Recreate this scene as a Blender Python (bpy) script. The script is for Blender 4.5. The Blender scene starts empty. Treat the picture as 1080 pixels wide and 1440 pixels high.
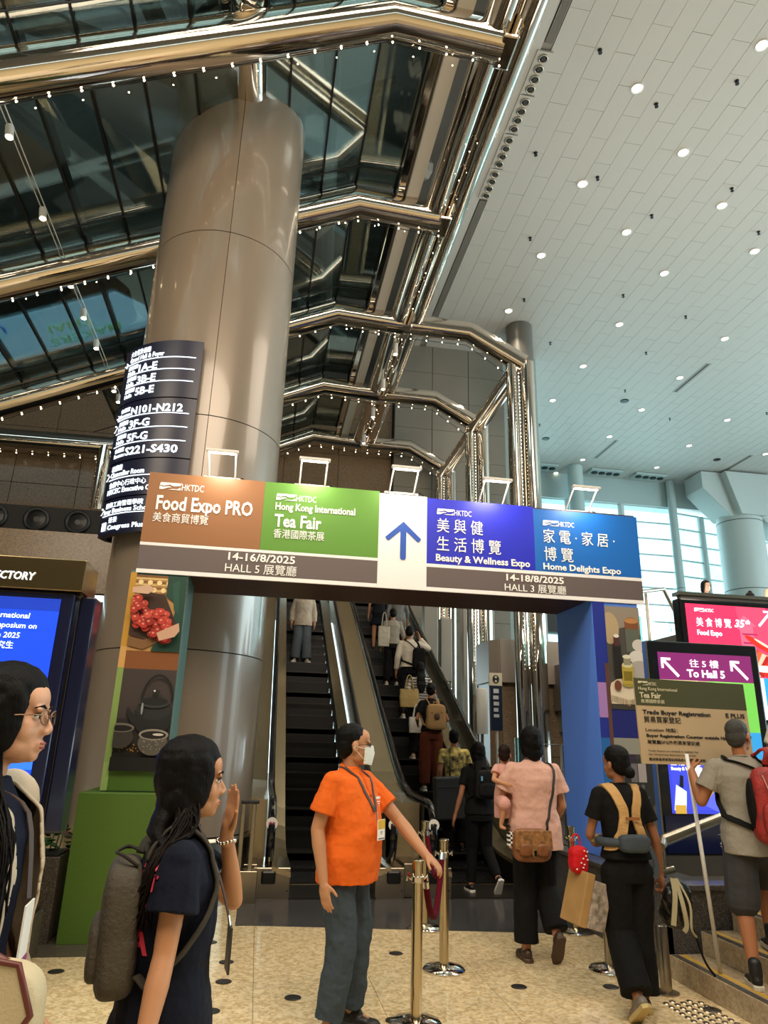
import bpy, bmesh, math, random
from mathutils import Vector, Matrix
from mathutils.bvhtree import BVHTree
random.seed(7)
PI = math.pi
SC = bpy.context.scene
COL = SC.collection
V = Vector

# ------------------------------------------------------------------ camera
CAM_H, F_PX = 1.55, 985.0
def camera_axes(pitch=18.4, roll=1.65, yaw=9.2):
    t, r, y = map(math.radians, (pitch, roll, yaw))
    R0 = V((math.cos(y), -math.sin(y), 0)); A = V((math.sin(y), math.cos(y), 0)); Z = V((0, 0, 1))
    F = A*math.cos(t)+Z*math.sin(t); U0 = -A*math.sin(t)+Z*math.cos(t)
    return R0*math.cos(r)+U0*math.sin(r), -R0*math.sin(r)+U0*math.cos(r), F
cR, cU, cF = camera_axes()
cam_data = bpy.data.cameras.new('camera'); cam = bpy.data.objects.new('camera', cam_data); COL.objects.link(cam)
cam_data.sensor_fit = 'VERTICAL'; cam_data.sensor_height = 36; cam_data.lens = 36*F_PX/1440
cam_data.clip_start = .05; cam_data.clip_end = 300
m = Matrix((cR, cU, -cF)).transposed().to_4x4(); m.translation = V((0, 0, CAM_H)); cam.matrix_world = m
SC.camera = cam

# ------------------------------------------------------------------ world, light, exposure
SC.view_settings.view_transform = 'Standard'; SC.view_settings.look = 'None'
SC.view_settings.exposure = 0.0; SC.view_settings.gamma = 1.0
SC.view_settings.use_curve_mapping = False
world = bpy.data.worlds.new('daylight'); SC.world = world; world.use_nodes = True
bg = world.node_tree.nodes['Background']; bg.inputs[0].default_value = (.72, .95, 1, 1); bg.inputs[1].default_value = 2.8

def lamp(kind, name, loc, power, color, size=.3, aim=None, spot=None, size_y=None):
    d = bpy.data.lights.new(name, kind); d.energy = power; d.color = color
    if kind == 'AREA':
        d.size = size
        if size_y: d.shape = 'RECTANGLE'; d.size_y = size_y
    else: d.shadow_soft_size = size
    if spot: d.spot_size = math.radians(spot); d.spot_blend = .8
    o = bpy.data.objects.new(name, d); COL.objects.link(o); o.location = loc
    if aim is not None: o.rotation_euler = (V(aim)-V(loc)).to_track_quat('-Z', 'Y').to_euler()
    return o
# added warm fill lamps above and behind the viewer, skylight at the glazed front
WARM = (1, .83, .64)
lamp('AREA', 'front_fill_light', (1.0, -1.5, 9.0), 900, WARM, 7, (1.0, 3.5, 0), size_y=4)  # added fill on the fronts of the people, no fitting here
lamp('AREA', 'gallery_fill_light', (-6, 1.5, 8.0), 330, WARM, 3, (-2, 8, 3), size_y=3)  # added fill that lightens the left side
lamp('AREA', 'stair_fill_light', (8.5, 6.0, 10.0), 260, (1, .86, .70), 4, (4, 7, 0), size_y=4)  # added fill over the stairs, not a fitting
lamp('AREA', 'window_daylight', (24, 42, 9), 13000, (.76, .96, 1), 52, (16, 10, 9), size_y=20)
lamp('AREA', 'ceiling_fill_uplight', (10, 9.5, 4.2), 620, (1, .90, .76), 9, (10, 12, 14), size_y=3)  # added fill lamp facing up to brighten the white ceiling
lamp('AREA', 'void_fill_light', (-3, 10, 12.2), 300, (.8, .95, 1), 8, (-3, 11, 14), size_y=5)  # added fill lamp that lifts the dark space above the glass
lamp('AREA', 'side_window_daylight', (27, 14, 9), 1900, (.74, .96, 1), 12, (6, 14, 10), size_y=8)

# ------------------------------------------------------------------ materials
def lin(h):
    if isinstance(h, (tuple, list)): return tuple(h[:3])
    h = h.lstrip('#'); c = [int(h[i:i+2], 16)/255 for i in (0, 2, 4)]
    return tuple(x/12.92 if x <= .04045 else ((x+.055)/1.055)**2.4 for x in c)
_M = {}
def mat(name, color='#808080', rough=.6, metal=0, spec=.5, emit=0, bump=0, bscale=30, vary=0, vscale=6, coat=0, stretch=None, alpha=None):
    if name in _M: return _M[name]
    m = bpy.data.materials.new(name); m.use_nodes = True; n = m.node_tree.nodes; l = m.node_tree.links
    b = n['Principled BSDF']; c = lin(color)
    b.inputs['Base Color'].default_value = (*c, 1); b.inputs['Roughness'].default_value = rough
    b.inputs['Metallic'].default_value = metal; b.inputs['Specular IOR Level'].default_value = spec
    b.inputs['Coat Weight'].default_value = coat; b.inputs['Coat Roughness'].default_value = .08
    if emit:
        b.inputs['Emission Color'].default_value = (*c, 1); b.inputs['Emission Strength'].default_value = emit
    if bump or vary:
        tc = n.new('ShaderNodeTexCoord'); mp = n.new('ShaderNodeMapping'); l.new(tc.outputs['Object'], mp.inputs[0])
        if stretch: mp.inputs['Scale'].default_value = stretch
    if bump:
        t = n.new('ShaderNodeTexNoise'); t.inputs['Scale'].default_value = bscale; t.inputs['Detail'].default_value = 5
        l.new(mp.outputs[0], t.inputs['Vector'])
        bp = n.new('ShaderNodeBump'); bp.inputs['Strength'].default_value = bump; bp.inputs['Distance'].default_value = .01
        l.new(t.outputs['Fac'], bp.inputs['Height']); l.new(bp.outputs[0], b.inputs['Normal'])
    if vary:
        t = n.new('ShaderNodeTexNoise'); t.inputs['Scale'].default_value = vscale; t.inputs['Detail'].default_value = 6
        l.new(mp.outputs[0], t.inputs['Vector'])
        r = n.new('ShaderNodeValToRGB'); r.color_ramp.elements[0].position = .35; r.color_ramp.elements[1].position = .68
        r.color_ramp.elements[0].color = (*[x*(1-vary) for x in c], 1); r.color_ramp.elements[1].color = (*[min(1, x*(1+vary)) for x in c], 1)
        l.new(t.outputs['Fac'], r.inputs[0]); l.new(r.outputs[0], b.inputs['Base Color'])
    _M[name] = m; return m

def glass(name, tint, gloss=.12, grough=.02, frost=0):
    if name in _M: return _M[name]
    m = bpy.data.materials.new(name); m.use_nodes = True; n = m.node_tree.nodes; l = m.node_tree.links; n.clear()
    o = n.new('ShaderNodeOutputMaterial'); t = n.new('ShaderNodeBsdfTransparent'); g = n.new('ShaderNodeBsdfGlossy')
    mx = n.new('ShaderNodeMixShader'); lw = n.new('ShaderNodeLayerWeight'); lw.inputs[0].default_value = .35
    ma = n.new('ShaderNodeMath'); ma.operation = 'MULTIPLY_ADD'; ma.inputs[1].default_value = .6; ma.inputs[2].default_value = gloss; ma.use_clamp = True
    t.inputs[0].default_value = (*lin(tint), 1); g.inputs[1].default_value = grough; g.inputs[0].default_value = (.9, .95, .95, 1)
    l.new(lw.outputs['Fresnel'], ma.inputs[0]); l.new(ma.outputs[0], mx.inputs[0]); l.new(t.outputs[0], mx.inputs[1]); l.new(g.outputs[0], mx.inputs[2])
    l.new(mx.outputs[0], o.inputs[0]); _M[name] = m; return m

def speckle(name, base, a, b, scale=90, rough=.25, fleck=.5, bump=0, big=None):
    """polished stone: fine grains of two tones over a base"""
    if name in _M: return _M[name]
    m = bpy.data.materials.new(name); m.use_nodes = True; n = m.node_tree.nodes; l = m.node_tree.links; P = n['Principled BSDF']
    tc = n.new('ShaderNodeTexCoord'); v = n.new('ShaderNodeTexVoronoi'); v.inputs['Scale'].default_value = scale
    l.new(tc.outputs['Object'], v.inputs['Vector'])
    r = n.new('ShaderNodeValToRGB'); e = r.color_ramp.elements; e[0].color = (*lin(a), 1); e[0].position = .18; e[1].color = (*lin(b), 1); e[1].position = .9
    k = e.new(.5); k.color = (*lin(base), 1)
    sx = n.new('ShaderNodeSeparateColor'); l.new(v.outputs['Color'], sx.inputs[0]); l.new(sx.outputs[0], r.inputs[0])
    t = n.new('ShaderNodeTexNoise'); t.inputs['Scale'].default_value = big or scale*.12; t.inputs['Detail'].default_value = 6; l.new(tc.outputs['Object'], t.inputs['Vector'])
    mr = n.new('ShaderNodeMapRange'); mr.inputs[1].default_value = .3; mr.inputs[2].default_value = .7; mr.inputs[3].default_value = .82; mr.inputs[4].default_value = 1.12
    l.new(t.outputs['Fac'], mr.inputs[0]); mx = n.new('ShaderNodeMix'); mx.data_type = 'RGBA'; mx.blend_type = 'MIX'; mx.inputs[0].default_value = fleck
    mx.inputs[6].default_value = (*lin(base), 1); l.new(r.outputs[0], mx.inputs[7])
    mu = n.new('ShaderNodeVectorMath'); mu.operation = 'SCALE'; l.new(mx.outputs[2], mu.inputs[0]); l.new(mr.outputs[0], mu.inputs['Scale'])
    l.new(mu.outputs[0], P.inputs['Base Color']); P.inputs['Roughness'].default_value = rough
    _M[name] = m; return m

# ------------------------------------------------------------------ mesh builder
class B:
    def __init__(s): s.v = []; s.f = []; s.mi = []; s.k = 0
    def m(s, k): s.k = k; return s
    def add(s, vs, fs):
        o = len(s.v); s.v += [V(p) for p in vs]; s.f += [tuple(i+o for i in f) for f in fs]; s.mi += [s.k]*len(fs); return s
    def box(s, c, d, rot=None, taper=1.0):
        hx, hy, hz = d[0]/2, d[1]/2, d[2]/2; vs = []
        for z in (-1, 1):
            q = taper if z > 0 else 1
            for x, y in ((-1, -1), (1, -1), (1, 1), (-1, 1)): vs.append(V((x*hx*q, y*hy*q, z*hz)))
        if rot is not None: vs = [rot @ p for p in vs]
        c = V(c); return s.add([p+c for p in vs], [(3, 2, 1, 0), (4, 5, 6, 7), (0, 1, 5, 4), (1, 2, 6, 5), (2, 3, 7, 6), (3, 0, 4, 7)])
    def bb(s, x0, x1, y0, y1, z0, z1): return s.box(((x0+x1)/2, (y0+y1)/2, (z0+z1)/2), (abs(x1-x0), abs(y1-y0), abs(z1-z0)))
    def loft(s, rings, cap=True, closed=False):
        n = len(rings[0]); vs = [p for r in rings for p in r]; fs = []
        R = len(rings)
        for i in range(R if closed else R-1):
            for j in range(n):
                a = i*n+j; b_ = i*n+(j+1) % n; c = ((i+1) % R)*n+(j+1) % n; d = ((i+1) % R)*n+j
                fs.append((a, b_, c, d))
        if cap and not closed: fs.append(tuple(range(n-1, -1, -1))); fs.append(tuple((R-1)*n+j for j in range(n)))
        return s.add(vs, fs)
    def tube(s, path, r, n=8, closed=False, cap=True, flat=None):
        path = [V(p) for p in path]; N = len(path); rs = r if isinstance(r, (list, tuple)) else [r]*N
        rings = []; up = None
        for i, p in enumerate(path):
            if closed: d = path[(i+1) % N]-path[i-1]
            else:
                a = path[max(i-1, 0)]; b_ = path[min(i+1, N-1)]; d = b_-a
            d = d.normalized() if d.length > 1e-9 else V((0, 0, 1))
            if up is None: up = V((0, 0, 1)) if abs(d.z) < .9 else V((0, 1, 0))
            sx = d.cross(up)
            if sx.length < 1e-6: sx = d.cross(V((1, 0, 0)))
            sx.normalize(); uu = sx.cross(d).normalized(); up = uu
            k = 1.0
            if 0 < i < N-1 or closed:
                t1 = (path[i]-path[i-1]).normalized(); cs = max(.5, d.dot(t1)); k = 1/cs
            f = flat or 1
            rings.append([p+sx*(math.cos(2*PI*j/n)*rs[i]*k)+uu*(math.sin(2*PI*j/n)*rs[i]*f*k) for j in range(n)])
        return s.loft(rings, cap, closed)
    def ring(s, c, rx, ry, n=20, ang=0, tilt=None, sup=1.0):
        c = V(c); out = []
        for j in range(n):
            a = 2*PI*j/n+ang; ca, sa = math.cos(a), math.sin(a)
            p = V((math.copysign(abs(ca)**sup, ca)*rx, math.copysign(abs(sa)**sup, sa)*ry, 0))
            if tilt is not None: p = tilt @ p
            out.append(c+p)
        return out
    def lathe(s, prof, c=(0, 0, 0), n=20, cap=True):
        c = V(c); return s.loft([[c+V((math.cos(2*PI*j/n)*r, math.sin(2*PI*j/n)*r, z)) for j in range(n)] for r, z in prof], cap)
    def ell(s, c, r, rot=None, nu=14, nv=9, e=1.0):
        c = V(c); r = (r, r, r) if isinstance(r, (int, float)) else r; vs = [V((0, 0, -r[2]))]
        pw = lambda x: math.copysign(abs(x)**e, x)
        for i in range(1, nv):
            ph = -PI/2+PI*i/nv
            for j in range(nu):
                th = 2*PI*j/nu; vs.append(V((pw(math.cos(ph))*pw(math.cos(th))*r[0], pw(math.cos(ph))*pw(math.sin(th))*r[1], pw(math.sin(ph))*r[2])))
        vs.append(V((0, 0, r[2]))); fs = []
        for j in range(nu): fs.append((0, 1+(j+1) % nu, 1+j)); fs.append((len(vs)-1, len(vs)-1-nu+j, len(vs)-1-nu+(j+1) % nu))
        for i in range(nv-2):
            for j in range(nu):
                a = 1+i*nu+j; b_ = 1+i*nu+(j+1) % nu; fs.append((a, b_, b_+nu, a+nu))
        if rot is not None: vs = [rot @ p for p in vs]
        return s.add([p+c for p in vs], fs)
    def prism(s, pts, d):
        """closed prism: polygon pts (3D, planar) extruded by vector d"""
        pts = [V(p) for p in pts]; d = V(d); n = len(pts)
        return s.add(pts+[p+d for p in pts], [tuple(range(n-1, -1, -1)), tuple(range(n, 2*n))]+[(i, (i+1) % n, n+(i+1) % n, n+i) for i in range(n)])
    def quad(s, a, b_, c, d): return s.add([a, b_, c, d], [(0, 1, 2, 3)])
    def xf(s, M): s.v = [M @ p for p in s.v]; return s
    def mesh(s, name, mats, off=V((0, 0, 0)), smooth=False):
        me = bpy.data.meshes.new(name); me.from_pydata([p-off for p in s.v], [], s.f)
        for mm in (mats if isinstance(mats, (list, tuple)) else [mats]): me.materials.append(mm)
        if any(s.mi): me.polygons.foreach_set('material_index', s.mi)
        bm = bmesh.new(); bm.from_mesh(me); bmesh.ops.recalc_face_normals(bm, faces=bm.faces); bm.to_mesh(me); bm.free()
        if smooth: me.polygons.foreach_set('use_smooth', [True]*len(me.polygons)); 
        me.update(); return me
OFF = {}
def root_off(o):
    while o is not None and o.parent is not None: o = o.parent
    return OFF.get(o.name, V((0, 0, 0))) if o is not None else V((0, 0, 0))
def tag(o, label=None, cat=None, group=None, kind=None):
    for k, v_ in (('label', label), ('category', cat), ('group', group), ('kind', kind)):
        if v_: o[k] = v_
    return o
def build(name, b, mats, parent=None, smooth=False, bevel=0, seg=2, label=None, kind=None, auto=None, sub=0):
    off = root_off(parent) if parent else V((0, 0, 0))
    me = b.mesh(name, mats, off, smooth or auto is not None)
    o = bpy.data.objects.new(name, me); COL.objects.link(o); o.parent = parent
    if bevel:
        md = o.modifiers.new('bevel', 'BEVEL'); md.width = bevel; md.segments = seg; md.limit_method = 'ANGLE'; md.angle_limit = math.radians(40)
    if auto is not None:
        try: me.set_sharp_from_angle(angle=math.radians(auto))
        except Exception: pass
    if sub: md = o.modifiers.new('sub', 'SUBSURF'); md.levels = sub; md.render_levels = sub
    if label: o['label'] = label
    if kind: o['kind'] = kind
    return o
def thing(name, label, cat, base=(0, 0, 0), loc=(0, 0, 0), rz=0, group=None, kind=None):
    """Empty at the thing's base; parts are modelled in the frame (loc, rz), base is the foot of the thing in that frame"""
    o = bpy.data.objects.new(name, None); COL.objects.link(o); o.empty_display_size = .1
    R = Matrix.Rotation(rz, 3, 'Z'); o.location = V(loc)+R @ V(base); o.rotation_euler = (0, 0, rz); OFF[o.name] = V(base)
    return tag(o, label, cat, group, kind)
def single(name, b, mats, label, cat, base, group=None, kind=None, loc=(0, 0, 0), rz=0, **kw):
    o = build(name, b, mats, None, **kw); base = V(base)
    o.data.transform(Matrix.Translation(-base)); o.location = V(loc)+Matrix.Rotation(rz, 3, 'Z') @ base; o.rotation_euler = (0, 0, rz)
    return tag(o, label, cat, group, kind)
def struct(name, b, mats, parent=None, **kw): return build(name, b, mats, parent, kind=None if parent else 'structure', **kw)
def copy_tree(o, parent=None):
    c = o.copy(); COL.objects.link(c); c.parent = parent
    for ch in list(o.children): copy_tree(ch, c)
    if parent is None: OFF[c.name] = OFF.get(o.name, V((0, 0, 0)))
    return c

# voxel-fused organic surfaces -------------------------------------------------
def blob(name, b, material, parent=None, voxel=.007, smooth=4, disp=0, dsize=.08, dec=0, dseed=None, label=None):
    me = b.mesh(name, material, V((0, 0, 0)))
    o = bpy.data.objects.new(name, me); COL.objects.link(o)
    md = o.modifiers.new('r', 'REMESH'); md.mode = 'VOXEL'; md.voxel_size = voxel; md.adaptivity = 0
    if smooth: md = o.modifiers.new('s', 'SMOOTH'); md.factor = .5; md.iterations = smooth
    if disp:
        t = bpy.data.textures.new(name, 'CLOUDS'); t.noise_scale = dsize; t.noise_depth = 2
        md = o.modifiers.new('d', 'DISPLACE'); md.texture = t; md.strength = disp; md.mid_level = .5; md.texture_coords = 'LOCAL'
    if dec: md = o.modifiers.new('c', 'DECIMATE'); md.ratio = dec
    dg = bpy.context.evaluated_depsgraph_get(); ev = o.evaluated_get(dg); nm = bpy.data.meshes.new_from_object(ev)
    o.modifiers.clear(); o.data = nm; bpy.data.meshes.remove(me); nm.name = name
    if parent: nm.transform(Matrix.Translation(-root_off(parent)))
    if not nm.materials: nm.materials.append(material)
    nm.polygons.foreach_set('use_smooth', [True]*len(nm.polygons)); nm.update(); o.parent = parent
    if label: o['label'] = label
    return o

# lettering -------------------------------------------------------------------
def text(s, size, origin, u, v, mat_, parent, name='lettering', bold=0, depth=.004, conform=None, align='LEFT', width=None, bend=None, res=2, space=1.0, shear=0):
    """flat letters: origin = baseline start, u = writing direction, v = up; width squeezes to that width"""
    if any(ord(ch) > 0x2e80 for ch in s): bold = 0
    bold = min(bold, size*.024)
    c = bpy.data.curves.new(name, 'FONT'); c.body = s; c.size = size; c.offset = bold; c.extrude = depth/2; c.resolution_u = res
    c.space_character = space; c.shear = shear
    o = bpy.data.objects.new(name, c); COL.objects.link(o); dg = bpy.context.evaluated_depsgraph_get()
    me = bpy.data.meshes.new_from_object(o.evaluated_get(dg)); bpy.data.objects.remove(o); bpy.data.curves.remove(c)
    xs = [p.co.x for p in me.vertices] or [0]; w = max(xs)-min(xs); k = (width/w) if width and w else 1; x0 = min(xs)
    u = V(u).normalized(); v = V(v).normalized(); n = u.cross(v); org = V(origin)
    sh = {'LEFT': 0, 'CENTER': -w*k/2, 'RIGHT': -w*k}[align]; off = root_off(parent)
    for p in me.vertices:
        x, y, z = (p.co.x-x0)*k+sh, p.co.y, p.co.z
        q = bend(x, y, z) if bend else org+u*x+v*y+n*z
        if conform:
            h = conform.ray_cast(q+n*.4, -n)
            if h[0] is not None: q = h[0]+n*(z+.003)
        p.co = q-off
    me.materials.clear(); me.materials.append(mat_); me.update()
    o = bpy.data.objects.new(name, me); COL.objects.link(o); o.parent = parent; return o

_artm = {}
def ink(hexc, emit=0):
    k = (hexc, emit)
    if k not in _artm: _artm[k] = mat('print_%s_%s' % (hexc.strip('#'), emit), hexc, .45, emit=emit)
    return _artm[k]
def art(name, origin, u, v, w, h, shapes, parent, emit=0, step=.0006, thick=.0006, label=None):
    """a flat print: shapes in unit coordinates (0..1, 0..1), each ('p',[pts],col) / ('e',cx,cy,rx,ry,col[,ang]) laid on each other"""
    u = V(u); v = V(v); n = u.cross(v); org = V(origin); b = B(); mats = []; asp = w/h; z = 0
    for sh in shapes:
        if sh[0] == 'p': pts, col = sh[1], sh[2]
        elif sh[0] == 'r': x0, y0, x1, y1, col = sh[1:6]; pts = [(x0, y0), (x1, y0), (x1, y1), (x0, y1)]
        else:
            cx, cy, rx, ry, col = sh[1:6]; ang = sh[6] if len(sh) > 6 else 0; pts = []
            for j in range(18):
                a = 2*PI*j/18; ex, ey = math.cos(a)*rx*w, math.sin(a)*ry*h
                pts.append((cx+(ex*math.cos(ang)-ey*math.sin(ang))/w, cy+(ex*math.sin(ang)+ey*math.cos(ang))/h))
        mm = ink(col, emit)
        if mm not in mats: mats.append(mm)
        z += step; b.m(mats.index(mm)); cl = [(min(1, max(0, x)), min(1, max(0, y))) for x, y in pts]
        b.add([org+u*(x*w)+v*(y*h)+n*z for x, y in cl], [tuple(range(len(cl)))])
    off = root_off(parent); me = bpy.data.meshes.new(name); me.from_pydata([p-off for p in b.v], [], b.f)
    for mm in mats: me.materials.append(mm)
    me.polygons.foreach_set('material_index', b.mi); me.update()
    o = bpy.data.objects.new(name, me); COL.objects.link(o); o.parent = parent
    if label: o['label'] = label
    return o

def bvh(o):
    off = root_off(o); return BVHTree.FromPolygons([v_.co+off for v_ in o.data.vertices], [tuple(p.vertices) for p in o.data.polygons])
def hug(pts, tree, lift=.004, pull=0):
    out = []
    for p in pts:
        loc, n, i, d = tree.find_nearest(p)
        if loc is None: out.append(p); continue
        k = (p-loc).dot(n)
        if k < lift or (pull and d < pull): p = loc+n*lift
        out.append(p)
    return out
def flight_line(pts, step):
    """points at equal spacing along a polyline"""
    pts = [V(p) for p in pts]; out = []; carry = 0
    for a, b_ in zip(pts, pts[1:]):
        L = (b_-a).length; t = carry
        while t < L: out.append(a+(b_-a)*(t/L)); t += step
        carry = t-L
    return out
# ------------------------------------------------------------------ shared materials
chrome = mat('polished_chrome', '#d8d0c6', .07, 1, bump=.25, bscale=2.2)
chrome_s = mat('polished_chrome_smooth', '#d9d2c8', .10, 1)
steel = mat('brushed_steel', '#a9a091', .28, 1)
brass = mat('warm_steel', '#c4b698', .16, 1)
blackp = mat('black_rubber', '#0b0b0c', .35)
dark = mat('dark_metal', '#15171a', .45)
white = mat('white_paint', '#d9d7d2', .5)
beam_w = mat('beam_white', '#b9b2a6', .5)
lampm = mat('lamp_lens', (1, .86, .62), .4, emit=14)
bulbm = mat('bulb_glow', (1, .80, .50), .4, emit=22)

# floor ------------------------------------------------------------------------
def floor_material():
    m = speckle('beige_marble', '#dcc59a', '#b0925f', '#ead9b4', 46, .12, .5, big=14)
    return m
fl = thing('floor', None, None, (0, 6, 0), kind='structure')
fm = floor_material()
b = B(); b.bb(-14, 30, -8, 7.12, -.3, -.012); b.bb(-14, 30, 7.12, 40, -.3, -.012)
build('floor_bed', b, mat('grout', '#6f6250', .7), fl)
T = .8
for i in range(-5, 6):
    for j in range(2, 9):
        x0, x1 = i*T+.1, (i+1)*T+.1-.003; y0, y1 = j*T+.72, (j+1)*T+.72-.003
        if y1 > 7.2: y1 = 7.12
        if y0 > 7.0 or x0 > 3.0 and y0 > 5: continue
        b = B().bb(x0, x1, y0, y1, -.012, random.uniform(-.0004, .0004)); build('floor_tile', b, fm, fl)
b = B()
for (x0, x1, y0, y1) in ((-14, -3.904, -8, 7.12), (4.903, 30, -8, 12), (-3.9, 4.9, -8, 2.31), (-14, -.07, 7.12, 30)): b.bb(x0, x1, y0, y1, -.012, 0)
b.bb(3.3, 4.9, 4.7, 12, -.012, 0); b.bb(-.07, 3.3, 7.12, 7.14, -.012, -.001)
o = build('floor_slab', b, fm, fl)
disc = mat('pewter_disc', '#4c4a48', .35, .8)
for x, y in ((.93, 4.81), (3.0, 4.82), (-.25, 6.6), (-.1, 5.6), (-.15, 5.05), (1.9, 5.35), (2.55, 5.3), (.35, 5.25), (-.62, 4.9), (-1.25, 5.9), (1.2, 6.2), (-.1, 6.05)):
    build('floor_stud', B().lathe([(.055, 0), (.055, .003), (.048, .006), (0.001, .006)], (x, y, 0), 20), disc, fl, smooth=False)
# granite threshold plate in front of the escalators
gran_d = speckle('dark_granite', '#3b3a3b', '#1d1d1f', '#6b6a6a', 220, .18, .75)
b = B(); b.prism([(-.07, 7.16, -.012), (3.25, 6.66, -.012), (3.3, 8.25, -.012), (-.07, 8.25, -.012)], (0, 0, .014)); struct('trim_1', b, gran_d)
# tactile paving at the stair foot: blister studs
tp = thing('tactile_paving', 'steel tactile studs set in the floor in front of the marble steps', 'paving', (2.8, 4.4, 0))
b = B()
for i in range(26):
    for j in range(5):
        x, y = 2.76+j*.062, 3.9+i*.062+(.031 if j % 2 else 0)
        if y < 5.0: b.lathe([(.022, 0.0), (.019, .005), (.012, .006), (.001, .006)], (x, y, 0), 8)
build('stud', b, steel, tp, kind='stuff')

# ceiling ------------------------------------------------------------------------
H = 14.5
cp = mat('ceiling_panel_white', '#b4b1ab', .55)
ceil = thing('ceiling', None, None, (10, 15, H), kind='structure')
build('ceiling_backing', B().bb(3.3, 34, -9, 32, H+.03, H+.3), mat('ceiling_joint', '#8a8781', .8), ceil)
build('ceiling_edge_band', B().bb(3.25, 4.36, -9, 30, H-.02, H+.03), cp, ceil)
panels = []
PW, PL = .41, 1.31
for i in range(0, 56):
    for j in range(-3, 18):
        x0 = 4.58+i*PW; y0 = 7.32+j*PL+(.65 if i % 2 else 0)
        if x0+PW > 27.5: continue
        panels.append((x0, y0))
def in_view(x, y, z, mrg=60):
    d = V((x, y, z))-V((0, 0, CAM_H)); w = d.dot(cF)
    if w < .2: return False
    px, py = 540+F_PX*d.dot(cR)/w, 720-F_PX*d.dot(cU)/w
    return -mrg < px < 1080+mrg and -mrg < py < 1440+mrg
vis = [p for p in panels if in_view(p[0]+.2, p[1]+.6, H)]
vis.sort(key=lambda p: (p[0]**2+p[1]**2)); near = set(vis[:300])
g = .006
proto = None
for p in vis[:300]:
    if proto is None:
        proto = build('ceiling_panel', B().bb(0, PW-g, 0, PL-g, 0, .03), cp, ceil); proto.data.transform(Matrix.Translation(OFF[ceil.name])); o = proto
    else: o = proto.copy(); COL.objects.link(o)
    o.location = V((p[0], p[1], H+random.uniform(-.0015, .0015)))-OFF[ceil.name]
b = B()
for p in panels:
    if p not in near and p[1] > -1: b.bb(p[0], p[0]+PW-g*1.5, p[1], p[1]+PL-g*1.5, H, H+.03)
build('far_ceiling_panels', b, cp, ceil, kind='stuff')
# linear air slots on both ends of the nozzle boxes
gr = mat('grille_dark', '#2c2b2a', .6); fin = mat('grille_fin', '#8f8a82', .45)
def slot(y0, y1, label, x=4.47, w=.17, n=6):
    t = thing('air_slot', label, 'air vent', (x, (y0+y1)/2, H), group=None)
    build('slot_recess', B().bb(x-w/2, x+w/2, y0, y1, H-.012, H-.004), gr, t)
    for k in range(n):
        xx = x-w/2+(k+.5)*w/n; build('fin', B().bb(xx-.007, xx+.007, y0, y1, H-.03, H-.012), fin, t)
slot(5.2, 9.35, 'long slotted ceiling vent at the top edge, before the row of round jets')
slot(13.55, 18.6, 'long slotted ceiling vent running on past the row of round jets')
for x, y0, y1, lb in ((14.48, 19.4, 21.55, 'short plain ceiling slot nearest the viewer on the right'), (14.45, 26.05, 28.15, 'short plain ceiling slot further back left of the big column'), (21.08, 26.2, 28.3, 'short plain ceiling slot above the big column head')):
    t = thing('ceiling_slot', lb, 'air vent', (x, y0, H)); build('slot_recess', B().bb(x-.11, x+.11, y0, y1, H-.006, H-.002), fin, t); build('slot_line', B().bb(x-.03, x+.03, y0+.05, y1-.05, H-.010, H-.006), gr, t)
for q in range(4):
    y0 = 9.5+q*1.0; t = thing('jet_nozzle_box', ['nearest', 'second', 'third', 'farthest'][q]+' box of four round air jets in the ceiling edge', 'air vent', (4.47, y0, H), group='boxes of round air jets')
    build('box_plate', B().bb(4.31, 4.63, y0, y0+.96, H-.05, H-.002), cp, t)
    for k in range(4):
        c = (4.47, y0+.14+k*.23, H-.05)
        o = build('jet_ring', B().lathe([(.098, .0), (.098, -.03), (.075, -.035), (.07, .0)], c, 16, cap=False), steel, t, smooth=True)
        build('jet_core', B().lathe([(.07, -.004), (.035, -.03), (.001, -.03)], c, 12), gr, o)
# downlights: measured grid of fittings
DL = [(8.48, 8.62), (6.62, 9.93), (8.46, 11.24), (6.64, 12.56), (10.31, 12.55), (8.48, 13.89), (12.19, 13.89), (10.34, 15.23), (6.65, 15.21), (10.32, 17.84), (6.64, 17.87), (14.04, 17.88),
      (10.32, 20.49), (14.05, 20.51), (10.29, 23.16), (14.01, 23.14), (17.81, 23.22), (13.97, 25.77), (17.78, 25.86), (13.96, 28.43), (17.76, 28.51), (21.57, 25.93), (21.56, 28.58), (13.42, 30.28)]
where = ['nearest', 'left of the brightest pair', 'middle of the near row', 'above the air jets', 'right of centre']
def downlight(x, y, label):
    t = thing('downlight', label, 'ceiling light', (x, y, H), group='round downlights in the panelled ceiling')
    build('trim_ring', B().lathe([(.13, 0), (.13, -.02), (.105, -.025), (.1, .0)], (x, y, H), 16, cap=False), white, t, smooth=True)
    build('lens', B().lathe([(.1, -.006), (.06, -.022), (.001, -.024)], (x, y, H), 12), lampm, t)
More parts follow.
